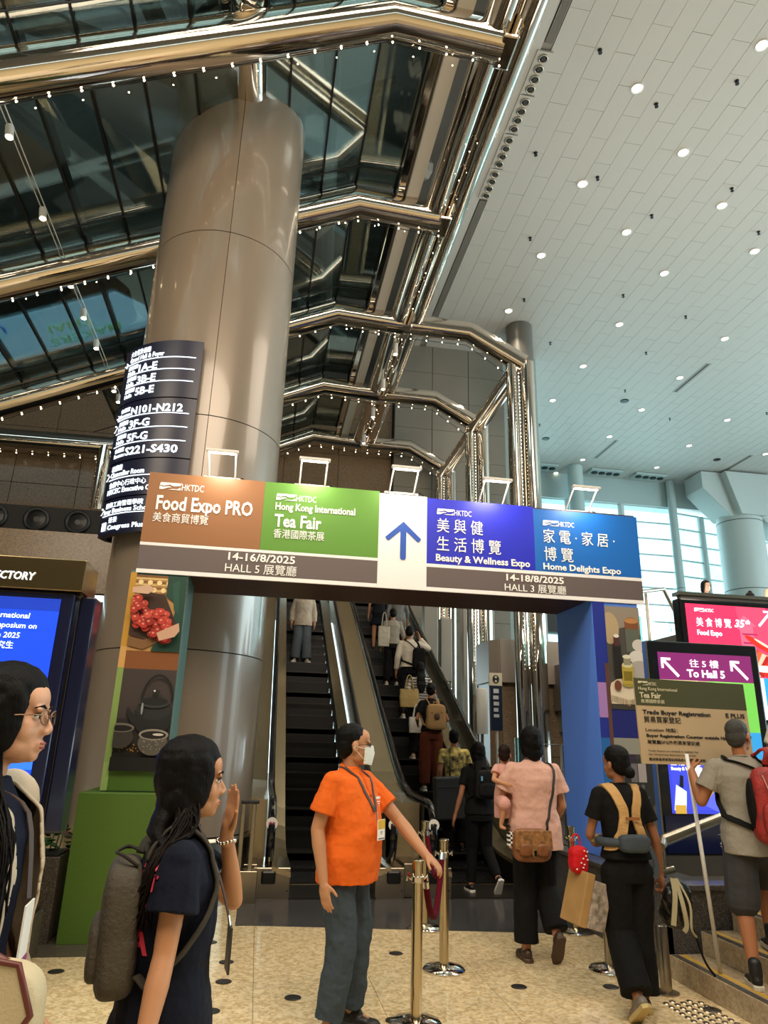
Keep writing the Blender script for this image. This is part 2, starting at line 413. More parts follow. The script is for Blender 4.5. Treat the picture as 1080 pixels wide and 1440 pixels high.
for i, (x, y) in enumerate(DL):
    row = sorted(set(round(q[1], 0) for q in DL)).index(round(y, 0))
    side = sorted([q[0] for q in DL if round(q[1], 0) == round(y, 0)]).index(x); nn = len([1 for q in DL if round(q[1], 0) == round(y, 0)])
    ords = ['nearest', 'second', 'third', 'fourth', 'fifth', 'sixth', 'seventh', 'eighth', 'ninth', 'tenth', 'eleventh', 'twelfth', 'thirteenth', 'fourteenth', 'fifteenth', 'sixteenth', 'seventeenth', 'eighteenth', 'nineteenth', 'twentieth']
    pos = '' if nn == 1 else (', leftmost of its row' if side == 0 else (', rightmost of its row' if side == nn-1 else ', middle of its row'))
    downlight(x, y, 'round glowing ceiling downlight in the %s row from the viewer%s' % (ords[row], pos))
    if y < 18: lamp('SPOT', 'downlight_beam', (x, y, H-.05), 420, (1, .86, .66), .12, (x, y, 0), 100)
# sprinkler heads
for i, (x, y) in enumerate([(5.5, 9.3), (8.5, 9.4), (5.2, 11.9), (6.9, 12.3), (7.2, 10.2), (10.2, 12.0), (8.8, 13.2), (6.1, 14.6), (9.7, 16.4), (11.8, 13.2), (6.9, 17.2), (12.1, 17.0), (8.6, 19.3), (12.6, 21.8), (10.6, 25.3), (15.5, 23.6), (18.9, 22.3), (12.0, 19.2)]):
    t = B(); t.lathe([(.045, 0), (.045, -.01), (.014, -.015), (.014, -.07), (.04, -.075), (.04, -.085), (.001, -.085)], (x, y, H), 10)
    single('sprinkler_head', t, dark, 'small dark sprinkler head hanging from the white ceiling panels', 'sprinkler', (x, y, H), group='sprinkler heads in the white ceiling')
for i, (x, y) in enumerate([(13.0, 22.6), (11.4, 26.6), (19.9, 27.0)]):
    single('ceiling_speaker', B().lathe([(.16, 0), (.16, -.02), (.12, -.03), (.001, -.03)], (x, y, H), 14), dark, ['dark round speaker in the ceiling beside the nearest short slot', 'dark round speaker in the ceiling above the window row', 'dark round speaker in the ceiling left of the far right slot'][i], 'speaker', (x, y, H), group='dark round ceiling speakers')

# dark void above the glass canopy
voidm = mat('void_dark_panel', '#4c4c48', .6, vary=.25, vscale=.6)
b = B(); b.bb(-16, 3.3, 4.0, 22, 13.6, 13.9); struct('ceiling_2', b, voidm)
b = B(); b.bb(3.25, 3.35, -9, 30, 13.3, 14.55); struct('trim_2', b, cp)
# walls ------------------------------------------------------------------------
beige = mat('metal_cladding_grey', '#8f8a80', .38, .35, vary=.05, vscale=1)
beige_d = mat('metal_cladding_joint', '#3a3835', .7)
wb = thing('wall_back', None, None, (5, 20.4, 0), kind='structure')
build('wall_core', B().bb(3.55, 7.3, 20.45, 20.8, 0, H), beige_d, wb)
xs = [3.58, 4.83, 6.08]
for i in range(3):
    x1 = (xs+[7.33])[i+1]
    for k in range(13):
        z0 = 1.0+k*1.04; z1 = min(z0+1.03, H)
        if z0 < H: build('wall_panel', B().bb(xs[i], x1-.02, 20.4, 20.46, z0, z1), beige, wb)
gran_b = speckle('brown_granite', '#846d54', '#4d3c2d', '#ad977c', 150, .28, .6)
wg = thing('wall_left', None, None, (0, 20.6, 0), kind='structure')
build('wall_core', B().bb(-16, 3.55, 20.7, 21, 7.6, 13.6), beige_d, wg)
for i in range(11):
    for k in range(4):
        x0 = 3.53-(i+1)*1.7; build('stone_panel', B().bb(x0, x0+1.685, 20.6, 20.71, 7.7+k*1.3, 7.7+(k+1)*1.3-.015), gran_b, wg)
b = B(); b.bb(-2, 3.58, 19.5, 23, 5.3, 5.6); b.bb(-2, 11, 24, 24.3, 5.6, 9); struct('floor_2', b, mat('upper_dark', '#232120', .6))
# grey-blue granite wall left of the escalators, seen between column and balustrade
blueg = speckle('grey_granite', '#5f686a', '#3a4244', '#8d979a', 170, .35, .6)
ws = thing('wall_1', None, None, (-.3, 12, 0), kind='structure')
for k in range(7):
    for i in range(1):
        x0 = -.36-i*1.5; build('stone_panel', B().bb(x0-1.49+.0, x0, 12.9, 13.0, k*.95, k*.95+.94), blueg, ws)
for k in range(7): build('stone_panel', B().bb(-.36, -.3, 12.9, 19.0, k*.95, k*.95+.94), blueg, ws)
# left stone front under the canopy with dark soffit and round openings
wf = thing('wall_front', None, None, (-6, 17, 0), kind='structure')
build('wall_core', B().bb(-14, -2.3, 17.06, 17.4, 5.0, 8.3), beige_d, wf)
for i in range(7):
    x0 = -3.3-(i+1)*1.5
    for k in range(3): build('stone_panel', B().bb(x0, x0+1.485, 17.0, 17.07, 5.3+k*1.0, 5.3+(k+1)*1.0-.015), gran_b, wf)
for i in range(6):
    x0 = -1.2-(i+1)*1.6; build('stone_ledge', B().bb(x0, x0+1.585, 15.6, 16.9, 5.5, 6.35), gran_b, wf)
b = B(); b.bb(-14, -1.0, 12.8, 16.9, 4.95, 5.45); struct('trim_3', b, mat('soffit_black', '#0d0d0e', .6))
for i, x in enumerate((-4.9, -4.2, -3.5, -2.8)):
    t = thing('round_air_jet', ['leftmost', 'second', 'third', 'rightmost'][i]+' black round air jet in the dark soffit above the directory kiosk', 'air vent', (x, 12.78, 5.2), group='black air jets in the dark soffit')
    M = Matrix.Translation((x, 12.8, 5.2)) @ Matrix.Rotation(PI/2, 4, 'X')
    build('jet_ring', B().lathe([(.22, 0), (.22, .06), (.17, .07), (.16, 0)], (0, 0, 0), 20, cap=False).xf(M), dark, t, smooth=True)
    build('jet_core', B().lathe([(.16, .01), (.05, .03), (.001, .03)], (0, 0, 0), 14).xf(M), blackp, t)
b = B(); b.bb(-14, -1.2, 12.6, 12.8, 3.9, 4.95); struct('trim_4', b, gran_b)
b = B(); b.bb(-16, -1.9, 13.4, 13.6, 0, 3.9); struct('wall_2', b, mat('lobby_back', '#5c5248', .5, vary=.2, vscale=1.5))
# shell of the hall where the picture does not look: left side, behind
wm = mat('hall_wall', '#6f6355', .6)
b = B(); b.bb(-16.3, -16, -9, 22, 0, H); struct('wall_3', b, wm)
b = B(); b.bb(-16, 34, -9.3, -9, 0, H); struct('wall_4', b, wm)
b = B(); b.bb(-16, 3.3, -9, -1, 13.6, 13.9); struct('ceiling_3', b, mat('lobby_ceiling', '#8f8272', .6))
# ------------------------------------------------------------------ chrome canopy ribs
RIB_Y = [6.5, 9.84, 13.2, 16.5, 19.8]
R1 = .25
def canopy_z(x):   # centre line of a rib
    if x > .92: return 10.5
    if x > -14: return 10.5-(.92-x)*.468
def rib_path(Y, k):
    L = [(2.45, Y, 10.42), (.92, Y, 10.5)]
    xl = -8.6 if k < 3 else (-4.0 if k == 3 else -.9)
    L.append((xl, Y, canopy_z(xl)))
    if k == 3: L.append((-10, Y, 8.15))
    return L
frame = thing('chrome_canopy_frame', 'huge welded frame of polished chrome tubes: ribs, long spine and three tall posts', 'chrome frame', (5.2, 13.2, 0))
t = frame
for k, Y in enumerate(RIB_Y):
    P = rib_path(Y, k)
    rb_ = build('rib_tube', B().tube(P, R1, 20), chrome, t, auto=35)
    build('upper_tube', B().tube([(p[0], Y+.34, p[2]+.16) for p in P], .12, 14), chrome, rb_, auto=35)
    build('gutter_plate', B().tube([(p[0], Y+.20, p[2]+.22) for p in P], .20, 8, flat=.18), mat('gutter_bronze', '#3a3024', .15, 1), rb_)
    if k >= 2:
        Q = [(2.45, Y, 10.42), (3.95, Y, 10.42), (5.2, Y, 9.75)]
        br = build('branch_tube', B().tube(Q, R1*.9, 20), chrome, t, auto=35)
        build('upper_tube', B().tube([(p[0], Y+.34, p[2]+.14) for p in Q], .12, 14), chrome, br, auto=35)
    if k == 3: build('drop_tube', B().tube([(-4.15, Y-.1, 8.15), (-4.15, Y-.1, 6.4)], .16, 16), chrome, t, auto=35)
    q = P[1]; build('joint_collar', B().ell(q, (R1*1.02, R1*1.02, R1*1.02)), chrome, rb_, smooth=True)
    build('end_block', B().box((2.5, Y, 10.44), (.22, .5, .46)), chrome, rb_, bevel=.03)
for x, z, r in ((2.33, 10.5, .20), (2.70, 10.5, .18), (2.5, 10.74, .15)): build('spine_tube', B().tube([(x, 2.0, z), (x, 20.0, z)], r, 20), chrome, t, auto=35)
build('tie_tube', B().tube([(-.87, 3.0, 10.25), (-.87, 8.0, 10.25)], .29, 28), chrome, t, auto=35)
build('tie_collar', B().tube([(-.87, 6.2, 10.25), (-.87, 6.8, 10.25)], .33, 28), chrome, t, auto=35)
build('head_tube', B().tube([(5.2, 13.2, 9.75), (5.2, 19.8, 9.75)], .17, 16), chrome, t, auto=35)
build('head_tube', B().tube([(4.92, 13.2, 9.55), (4.92, 19.8, 9.55)], .10, 12), chrome, t, auto=35)
for k, Y in enumerate(RIB_Y[2:]):
    for (dx, dy, r) in ((.08, 0, .17), (-.26, .02, .13), (-.1, .3, .11)): build('post_tube', B().tube([(5.2+dx, Y+dy, 0.0), (5.2+dx, Y+dy, 9.78)], r, 20), chrome, t, auto=35)
t = thing('white_beam', 'flat off-white beam beside the chrome spine at the glass edge', 'beam', (1.95, 3, 10.6))
build('beam_body', B().bb(1.78, 2.0, 2, 20, 10.55, 10.95), beam_w, t, bevel=.01)
build('dark_rail', B().bb(1.62, 1.76, 2, 20, 10.62, 10.82), chrome, t, bevel=.02)
# ------------------------------------------------------------------ fairy lights (strings of bulbs)
def ico(c, r):
    c = V(c); b = B(); b.add([c+V(p)*r for p in ((1, 0, 0), (-1, 0, 0), (0, 1, 0), (0, -1, 0), (0, 0, 1.2), (0, 0, -1.2))], [(0, 2, 4), (2, 1, 4), (1, 3, 4), (3, 0, 4), (2, 0, 5), (1, 2, 5), (3, 1, 5), (0, 3, 5)]); return b
def light_string(pts, label, step=.36, r=.017, wire=True):
    t = thing('light_string', label, 'fairy lights', pts[0], group=None); base = OFF[t.name]
    if wire: build('wire', B().tube(pts, .006, 5), dark, t)
    pr = None
    for p in flight_line(pts, step):
        if pr is None: pr = build('bulb', ico((0, 0, 0), r), bulbm, t); pr.data.transform(Matrix.Translation(base)); o = pr
        else: o = pr.copy(); COL.objects.link(o)
        o.location = p-base
on = ['nearest', 'second', 'third', 'fourth', 'farthest']
for k, Y in enumerate(RIB_Y):
    P = rib_path(Y, k); pts = [(p[0], Y+.14, p[2]-R1-.02) for p in P]
    if k >= 2: pts = [(4.95, Y+.10, 9.75-R1-.05), (3.93, Y+.12, 10.42-R1-.02)]+pts
    light_string(pts, 'string of warm fairy lights under the %s chrome rib' % on[k])
    pts = [(p[0], Y+.47, p[2]-.02) for p in P]; 
    light_string(pts, 'rear string of warm fairy lights along the %s chrome rib' % on[k], .55, .010, False)
for k, Y in enumerate(RIB_Y[2:]):
    light_string([(5.02, Y-.19, 9.4), (5.02, Y-.19, 3.0)], 'dense string of tiny lights down the %s chrome post' % ['nearest', 'middle', 'farthest'][k], .085, .0075, False)
light_string([(2.5, 8.2, 10.28), (2.5, 19.6, 10.28)], 'string of small lights along the underside of the chrome spine', .6, .010, False)

# ------------------------------------------------------------------ glass canopy
canopy_glass = glass('tinted_canopy_glass', '#c6d0ce', .09, .03)
cg = thing('ceiling_4', None, None, (-2, 6.5, 10), kind='structure')
joint = mat('glazing_joint', '#0c0f10', .5)
def slope_pts(): 
    out = [1.62, .92]; x = .92
    while x > -9: x -= .60; out.append(x)
    return out
SX = slope_pts(); ZO = .36
ys = [3.2]+RIB_Y
for a in range(len(ys)-1):
    y0, y1 = ys[a]+.36, ys[a+1]-.05
    for i in range(len(SX)-1):
        x0, x1 = SX[i], SX[i+1]
        if a == 4 and x1 < -2.2 or a == 3 and x1 < -4.3: continue
        z0, z1 = canopy_z(x0)+ZO, canopy_z(x1)+ZO
        if x0 < 0.1 and x1 > -2.05 and 7.4 < y1 and y0 < 9.6 and False: continue
        b = B(); b.prism([(x0-.012, y0, z0), (x1+.012, y0, z1), (x1+.012, y1, z1), (x0-.012, y1, z0)], (0, 0, .02)); build('glass_pane', b, canopy_glass, cg)
for i, x in enumerate(SX):
    z = canopy_z(x)+ZO
    build('glazing_bar', B().bb(x-.02, x+.02, 3.5, 19.8 if x > -2.2 else (16.5 if x > -4.4 else 13.2), z+.0, z+.06), joint, cg)
    if i % 3 == 2: build('fin', B().bb(x-.03, x+.03, 3.5, 19.8 if x > -2.2 else 16.5 if x > -4.4 else 13.2, z+.06, z+.22), mat('fin_grey', '#5b6467', .4), cg)
for Y in RIB_Y:
    xe = -9 if Y < 14 else (-4.4 if Y < 17 else -2.2)
    build('cross_joint', B().tube([(1.62, Y-.45, canopy_z(1.62)+ZO-.01), (.92, Y-.45, canopy_z(.92)+ZO-.01), (xe, Y-.45, canopy_z(xe)+ZO-.01)], .012, 6), joint, cg)
# structure above the glass, and a glowing panel imitating a screen reflection
ab = thing('roof_truss', 'grey roof steelwork seen dimly through the dark glass', 'truss', (-3, 9, 12))
tm = mat('truss_grey', '#77746c', .5)
for i, (p, q, r) in enumerate([((-7, 7.6, 11.6), (2.6, 11.6, 13.2), .22), ((-6, 12, 11.3), (1.5, 9.2, 12.6), .12), ((-2.6, 7, 11.6), (-1.6, 12.6, 12.9), .16), ((.3, 8, 12), (1.1, 19, 12.6), .14), ((-5, 9, 11), (-3.6, 13, 12.4), .1), ((-1, 14, 12.2), (1.5, 17.5, 12.6), .14)]):
    build('truss_member', B().tube([p, q], r, 8), tm, ab)
ts = thing('screen_reflection', 'pale blue glowing panel imitating a mirrored screen reflection in the glass roof', 'reflection', (-6, 12, 9.2))
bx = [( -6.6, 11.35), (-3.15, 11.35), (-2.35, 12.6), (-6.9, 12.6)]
b = B(); b.prism([(x, y, canopy_z(x)+ZO+.12) for x, y in bx], (0, 0, .05)); build('reflection_panel', b, mat('reflection_blue', (.30, .55, .72), .5, emit=1.5), ts)
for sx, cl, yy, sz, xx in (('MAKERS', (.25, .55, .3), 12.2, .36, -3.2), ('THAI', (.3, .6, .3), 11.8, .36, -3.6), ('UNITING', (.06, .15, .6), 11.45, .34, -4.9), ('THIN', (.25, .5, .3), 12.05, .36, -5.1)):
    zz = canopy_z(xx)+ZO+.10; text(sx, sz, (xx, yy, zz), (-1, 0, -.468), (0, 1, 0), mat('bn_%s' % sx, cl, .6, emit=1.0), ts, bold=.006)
# track lights below the left glass
tk = 0
t0 = thing('lighting_track', 'thin twin cables carrying spotlights under the left glass', 'light track', (-3.57, 6, 8.55))
for dx in (-.03, .03): build('cable', B().tube([(-3.57+dx, 4.2, 8.6), (-3.57+dx, 16.3, 8.6)], .008, 6), white, t0)
for i, y in enumerate((7.33, 8.74, 10.3, 11.2, 12.2, 13.9, 14.4)):
    t = thing('track_spotlight', ['nearest white spotlight on the left cable track', 'second white spotlight on the left cable track', 'upper of three spotlights before the blue reflection panel', 'middle of three spotlights before the blue reflection panel', 'lower of three spotlights before the blue reflection panel', 'upper of two spotlights beside the column directory', 'lowest spotlight beside the column directory'][i], 'spotlight', (-3.57, y, 8.6), group='spotlights on the cable track')
    build('lamp_body', B().tube([(-3.57, y, 8.58), (-3.54, y-.02, 8.40)], .05, 12), white, t, auto=40)
    build('lamp_glow', B().lathe([(.042, 0), (.03, -.012), (.001, -.015)], (-3.54, y-.02, 8.40), 10), bulbm, t)
for i, y in enumerate((13.84, 15.53, 17.15, 18.94)):
    t = thing('spine_spotlight', ['nearest', 'second', 'third', 'farthest'][i]+' small white lamp hanging under the chrome spine', 'spotlight', (2.4, y, 10.25), group='lamps under the chrome spine')
    build('lamp_body', B().tube([(2.4, y, 10.3), (2.4, y, 10.02)], .055, 12), white, t, auto=40)
    build('lamp_glow', B().lathe([(.046, 0), (.03, -.012), (.001, -.015)], (2.4, y, 10.02), 10), bulbm, t)

# ------------------------------------------------------------------ big column
colm = mat('column_bronze_panel', '#87796a', .30, .15, coat=.6, bump=.06, bscale=.8)
seam = mat('seam_dark', '#2a231c', .6)
CX, CY, CR = -.96, 8.6, .94
t = thing('clad_column', 'huge round beige metal-clad column left of the escalators', 'column', (CX, CY, 0))
def arc_panel(b, r, a0, a1, z0, z1, n=14, th=.03):
    rings = []
    for i in range(n+1):
        a = a0+(a1-a0)*i/n; c, s_ = math.cos(a), math.sin(a)
        rings.append([V((CX+c*q, CY+s_*q, z)) for q, z in ((r, z0), (r, z1), (r-th, z1), (r-th, z0))])
    return b.loft(rings)
build('column_core', B().lathe([(CR-.012, .0), (CR-.012, 11.9)], (CX, CY, 0), 48), seam, t, smooth=True)
zs = [.62, 2.45, 5.15, 7.75, 10.35, 11.85]
for z0, z1 in zip(zs, zs[1:]):
    for k in range(4):
        a0 = -PI/2+.10+k*PI/2; build('column_panel', arc_panel(B(), CR, a0+.004, a0+PI/2-.004, z0+.006, z1-.006, 20), colm, t, auto=40)
build('base_ring', B().lathe([(CR+.03, 0), (CR+.03, .58), (CR+.0, .61), (CR-.02, .61)], (CX, CY, 0), 48), steel, t, auto=40)
build('top_gasket', B().tube([(CX+math.cos(a)*(CR+.03), CY+math.sin(a)*(CR+.03), 11.86) for a in [2*PI*i/40 for i in range(40)]], .06, 8, closed=True), joint, t, smooth=True)

# ------------------------------------------------------------------ curved directory sign on the column
navy = mat('sign_navy', '#0c1230', .35); lit = mat('lit_letters', (.80, .90, 1), .5, emit=1.5)
ds = thing('column_directory', 'tall dark navy curved wayfinding sign wrapped around the beige column', 'sign', (-1.46, 7.6, 3.6))
SR, SX_, SY_ = 1.0, -1.10, 8.53; A0, A1 = -2.60, -1.47
def remap(y):
    for (a, b_), (c, d) in SEGMAP:
        if y >= a-.01: return c+(y-a)*(d-c)/(b_-a)
    return y
SEGMAP = [((5.22, 6.13), (5.285, 6.03)), ((4.29, 5.20), (4.535, 5.27)), ((3.72, 4.27), (4.095, 4.52)), ((3.12, 3.70), (3.67, 4.08))]
def cyl(x, y, z=0):
    a = A0+x/SR; r = SR+.006+z; return V((SX_+math.cos(a)*r, SY_+math.sin(a)*r, remap(y)))
for z0, z1 in [q[1] for q in SEGMAP]:
    rings = []
    for i in range(21):
        a = A0+(A1-A0)*i/20; rings.append([V((SX_+math.cos(a)*q, SY_+math.sin(a)*q, z)) for q, z in ((SR, z0), (SR, z1), (SR-.08, z1), (SR-.08, z0))])
    o = build('sign_panel', B().loft(rings), navy, ds, auto=40)
    build('side_trim', B().loft([rings[0], [p+V((.05, .14, 0)) for p in rings[0]]]), navy, o); build('side_trim', B().loft([rings[-1], [p+V((-.02, .12, 0)) for p in rings[-1]]]), mat('sign_side_grey', '#2c2c34', .5), o)
for z in (3.72, 4.8, 5.9): build('bracket', B().tube([(-1.5, 7.68, z), (-1.35, 7.85, z)], .03, 8), dark, ds)
arrow_r = [(0, .45), (.62, .45), (.35, .72), (.45, .82), (.86, .40), (.45, -.02), (.35, .08), (.62, .35), (0, .35)]
def sign_txt(s, x, y, size, **kw): text(s, size, (0, 0, 0), (1, 0, 0), (0, 0, 1), lit, ds, bend=lambda px, py, pz: cyl(x+px, y+py, pz), **kw)
def sign_bar(x0, x1, y, h=.012):
    n = 14; rings = []
    for i in range(n+1):
        x = x0+(x1-x0)*i/n; rings.append([cyl(x, y, 0), cyl(x, y+h, 0), cyl(x, y+h, .006), cyl(x, y, .006)])
    build('divider_line', B().loft(rings), lit, ds)
def sign_poly(pts, x, y, s, name='arrow'):
    b = B(); n = len(pts); b.add([cyl(x+p*s, y+q*s, 0) for p, q in pts]+[cyl(x+p*s, y+q*s, .006) for p, q in pts], [tuple(range(n)), tuple(range(n, 2*n))]+[(i, (i+1) % n, n+(i+1) % n, n+i) for i in range(n)]); build(name, b, lit, ds)
W_ = (A1-A0)*SR
sign_poly(arrow_r, .03, 5.83, .11)
sign_txt('大會堂及前廳', .15, 5.985, .10, width=.34); sign_txt('Grand Hall & Foyer', .15, 5.885, .105, bold=.002, width=.53)
for y, s in ((5.68, '1A-E'), (5.49, '3B-E'), (5.30, '5B-E')):
    sign_bar(.14, W_-.07, y+.165); sign_txt('展覽廳', .14, y+.082, .075, width=.18); sign_txt('Halls', .14, y+.0, .08, bold=.002, width=.14); sign_txt(s, .34, y+.0, .165, bold=.004, width=.27)
sign_poly(arrow_r, .03, 4.97, .11)
for y, s, a, c in ((4.99, 'N101-N212', '會議室', 'Rooms'), (4.78, '3F-G', '展覽廳', 'Halls'), (4.57, '5F-G', '展覽廳', 'Halls'), (4.36, 'S221-S430', '會議室', 'Rooms')):
    sign_txt(a, .12, y+.082, .075, width=.18); sign_txt(c, .12, y, .08, bold=.002, width=.19 if c == 'Rooms' else .15); sign_txt(s, .325, y, .165, bold=.004, width=.66 if len(s) > 5 else .29)
    if y > 4.4: sign_bar(.08, W_-.07, y-.035)
esc_ic = [(0, 0), (.25, 0), (.75, .6), (1, .6), (1, .72), (.7, .72), (.2, .12), (0, .12)]
for y in (4.80, 4.03, 3.48): sign_poly(esc_ic, .02, y, .085, 'escalator_symbol'); build('symbol_dot', B().ell(cyl(.04, y+.10), (.012, .006, .012), None, 10, 6), lit, ds)
sign_txt('君爵廳', .12, 4.150, .10, width=.20); sign_txt('Chancellor Room', .12, 4.050, .11, bold=.002, width=.52); sign_bar(.10, W_-.07, 4.010)
sign_txt('會展中心行政中心', .12, 3.89, .10, width=.56); sign_txt('HKCEC Executive Centre', .10, 3.785, .11, bold=.002, width=.80)
sign_txt('毅偉工商管理學院', .12, 3.565, .10, width=.56); sign_txt('Ivey Business School', .10, 3.465, .11, bold=.002, width=.70); sign_bar(.08, W_-.07, 3.43)
sign_poly([(0, 0), (1, 0), (1, 1.6), (0, 1.6)], .10, 3.19, .085, 'restaurant_symbol'); sign_txt('薈景', .22, 3.31, .10, width=.14); sign_txt('Congress Plus', .22, 3.19, .11, bold=.002, width=.50)
# ------------------------------------------------------------------ entrance portal with the fair signs
GY = 6.7; GB = 7.62
gate = thing('entrance_gate', 'wide freestanding printed portal spanning the way to the escalators', 'gate', (1.3, GY, 0))
brown = mat('soffit_brown', '#3a1f1c', .5); sgreen = mat('panel_green', '#4f6b1e', .5); teal = mat('panel_teal', '#4f7a74', .45); blue = mat('panel_blue', '#5a8af0', .45)
deepblue = mat('panel_deep_blue', '#1d1f8c', .45); boxg = mat('box_green', '#4c6a20', .5, bump=.12, bscale=60); grey = mat('band_grey', '#5f5352', .5)
ZT0, ZB0 = 4.03, 3.02
X0, X1 = -1.25, 3.87
build('header_body', B().bb(X0+.02, X1-.02, GY+.02, GB, ZB0+.02, ZT0-.03), brown, gate)
build('left_leg', B().bb(-1.29, -.77, GY+.02, 7.32, 1.1, ZB0+.02), teal, gate, bevel=.004)
o = build('right_leg', B().bb(3.29, 3.80, GY+.02, GB, 0.6, ZB0+.02), blue, gate, bevel=.004)
o = build('base_box', B().bb(-1.43, -.78, GY-.12, 7.6, 0.0, 1.11), boxg, gate, bevel=.006)
build('base_plinth', B().bb(-1.41, -.80, GY-.10, 7.6, 0, .03), blackp, gate)
wpan = mat('panel_white', '#e8e6e6', .45); U = (1, 0, 0); W = (0, 0, 1)
def face(x0, x1, z0, z1, m_, name='sign_panel', y=GY, label=None):
    return build(name, B().bb(x0, x1, y, y+.02, z0, z1), m_, gate, bevel=.002, label=label)
fo = mat('panel_orange_brown', '#8f5f36', .42); fg = mat('panel_grass_green', '#558a26', .42); fb = mat('panel_royal_blue', '#1c25b8', .42); fl2 = mat('panel_azure', '#1263b8', .42)
face(X0, -.13, 3.32, ZT0, fo, label='orange brown fair panel'); face(-.13, 1.035, 3.32, ZT0, fg, label='green tea fair panel')
face(X0, 1.035, 3.06, 3.29, grey, 'date_band'); face(X0, 1.035, 3.29, 3.32, wpan, 'white_strip'); face(X0, 1.035, ZB0, 3.06, wpan, 'white_strip')
face(1.035, 1.535, ZB0, ZT0-.02, wpan, label='white panel with a blue arrow')
face(1.535, 2.69, 3.30, ZT0-.03, fb, label='royal blue fair panel'); face(2.69, X1, 3.30, ZT0-.05, fl2, label='azure fair panel')
face(1.535, X1, 3.06, 3.265, grey, 'date_band'); face(1.535, X1, 3.265, 3.30, wpan, 'white_strip'); face(1.535, X1, ZB0, 3.06, wpan, 'white_strip')
lw = mat('letter_white', '#f4f2ee', .5); lb = mat('letter_blue', '#1e4fae', .5)
def T(s, x, z, size, width=None, bold=.004, m_=None, **kw): text(s, size, (x, GY-.004, z), U, W, m_ or lw, gate, bold=bold, width=width, **kw)
def emblem(x, z, w, parent=gate, y=GY, m_=None, name='emblem', u=V((1, 0, 0)), v=V((0, 0, 1))):
    """bird-and-wave block followed by the letters HKTDC"""
    n = u.cross(v); h = w*.17; m_ = m_ or lw; b = B(); o_ = V((x, y, z)); P = lambda a, c: o_+u*(a*w)+v*(c*h)+n*.003
    b.prism([P(0, 0), P(.08, .0), P(.2, .30), P(.28, .35), P(.2, .5), P(.1, .35), P(0, .5)], n*.003)
    b.prism([P(0, .6), P(.1, .5), P(.22, .72), P(.32, .5), P(.46, .62), P(.5, 1), P(.02, 1)], n*.003)
    b.prism([P(.2, .0), P(.48, .0), P(.47, .38), P(.4, .1), P(.3, .12)], n*.003)
    build(name, b, m_, parent)
    text('HKTDC', h*1.35, o_+u*(w*.50)+v*(h*.02)+n*.002, u, v, m_, parent, width=w*.5, bold=0)
emblem(-1.14, 3.86, .42); T('Food Expo PRO', -1.15, 3.655, .20, .92, .009); T('美食商貿博覽', -1.165, 3.535, .105, .52, .003)
emblem(-.01, 3.845, .40); T('Hong Kong International', -.01, 3.745, .105, .80, .002); T('Tea Fair', -.01, 3.57, .18, .465, .007); T('香港國際茶展', -.01, 3.46, .10, .50, .003)
T('14-16/8/2025', -.42, 3.20, .105, .64, .002); T('HALL 5 展覽廳', -.44, 3.085, .11, .68, .002)
emblem(1.64, 3.83, .37); T('美 與 健', 1.64, 3.65, .165, .49, .005); T('生 活 博 覽', 1.64, 3.455, .165, .68, .005); T('Beauty & Wellness Expo', 1.63, 3.335, .10, 1.0, .004)
emblem(2.79, 3.80, .35); T('家 電 · 家 居 ·', 2.79, 3.625, .165, .80, .005); T('博 覽', 2.79, 3.43, .165, .32, .005); T('Home Delights Expo', 2.775, 3.325, .095, .86, .004)
T('14-18/8/2025', 2.37, 3.18, .095, .62, .002); T('HALL 3 展覽廳', 2.35, 3.075, .10, .66, .002)
b = B(); y = GY-.002
pts = [(1.29, 3.72), (1.475, 3.545), (1.455, 3.515), (1.435, 3.515), (1.32, 3.62), (1.32, 3.34), (1.31, 3.32), (1.27, 3.32), (1.26, 3.34), (1.26, 3.62), (1.145, 3.515), (1.125, 3.515), (1.105, 3.545)]
build('arrow', b.prism([(x, y-.004, z) for x, z in pts], (0, .006, 0)), lb, gate)
# left leg prints
art('side_stripe', (-1.29, GY+.004, 1.12), U, W, .055, 1.9, [('r', 0, 0, 1, 1, '#7f9a52'), ('r', 0, 0, 1, .12, '#8ea860'), ('r', 0, .54, 1, .64, '#c89a58'), ('r', 0, .64, 1, 1, '#b98a2c')], gate)
px0 = -1.235; pw = .465
random.seed(3)
sh = [('r', 0, 0, 1, 1, '#b58a52')]
for i in range(8): sh += [('r', 0, .70+i*.04, 1, .72+i*.04, '#7a5028' if i % 2 else '#d8b878')]
for i in range(12): sh.append(('e', .1+i*.09, .80 if i % 2 else .90, .05, .035, '#e8cf94'))
sh += [('p', [(.62, 1), (1, 1), (1, 0), (.45, 0), (.55, .2), (.78, .32), (.85, .62), (.62, .72)], '#123c30'), ('p', [(.72, .9), (.85, .95), (.9, .5), (.8, .55)], '#1d4c3c'),
       ('p', [(0, .62), (.15, .78), (.6, .74), (.9, .34), (.3, .14), (0, .2)], '#3a2416'), ('p', [(0, .18), (.3, .14), (.88, .34), (.86, .22), (.3, .02), (0, .06)], '#7a5632')]
for i in range(75):
    a = random.random(); q = random.random(); cx = .02+a*.72+q*.05; cy = .66-a*.24-q*.36+.04
    r_ = .078; c_ = random.choice(['#a52a1e', '#b8352a', '#8e1f18', '#c4483a', '#b02c22'])
    sh += [('e', cx, cy, r_, r_*pw/.70*.9, c_), ('e', cx-.015, cy+.01, r_*.32, r_*.25*pw/.7, '#e08a70')]
sh += [('p', [(.0, .80), (.3, .84), (.42, .78), (.3, .72), (0, .73)], '#c9a58a'), ('p', [(.55, .22), (.95, .36), (.98, .26), (.9, .18), (.62, .12)], '#c49a80')]
art('printed_photo', (px0, GY+.003, 2.30), U, W, pw, .70, sh, gate, label='printed picture of hands holding a crate of red apples')
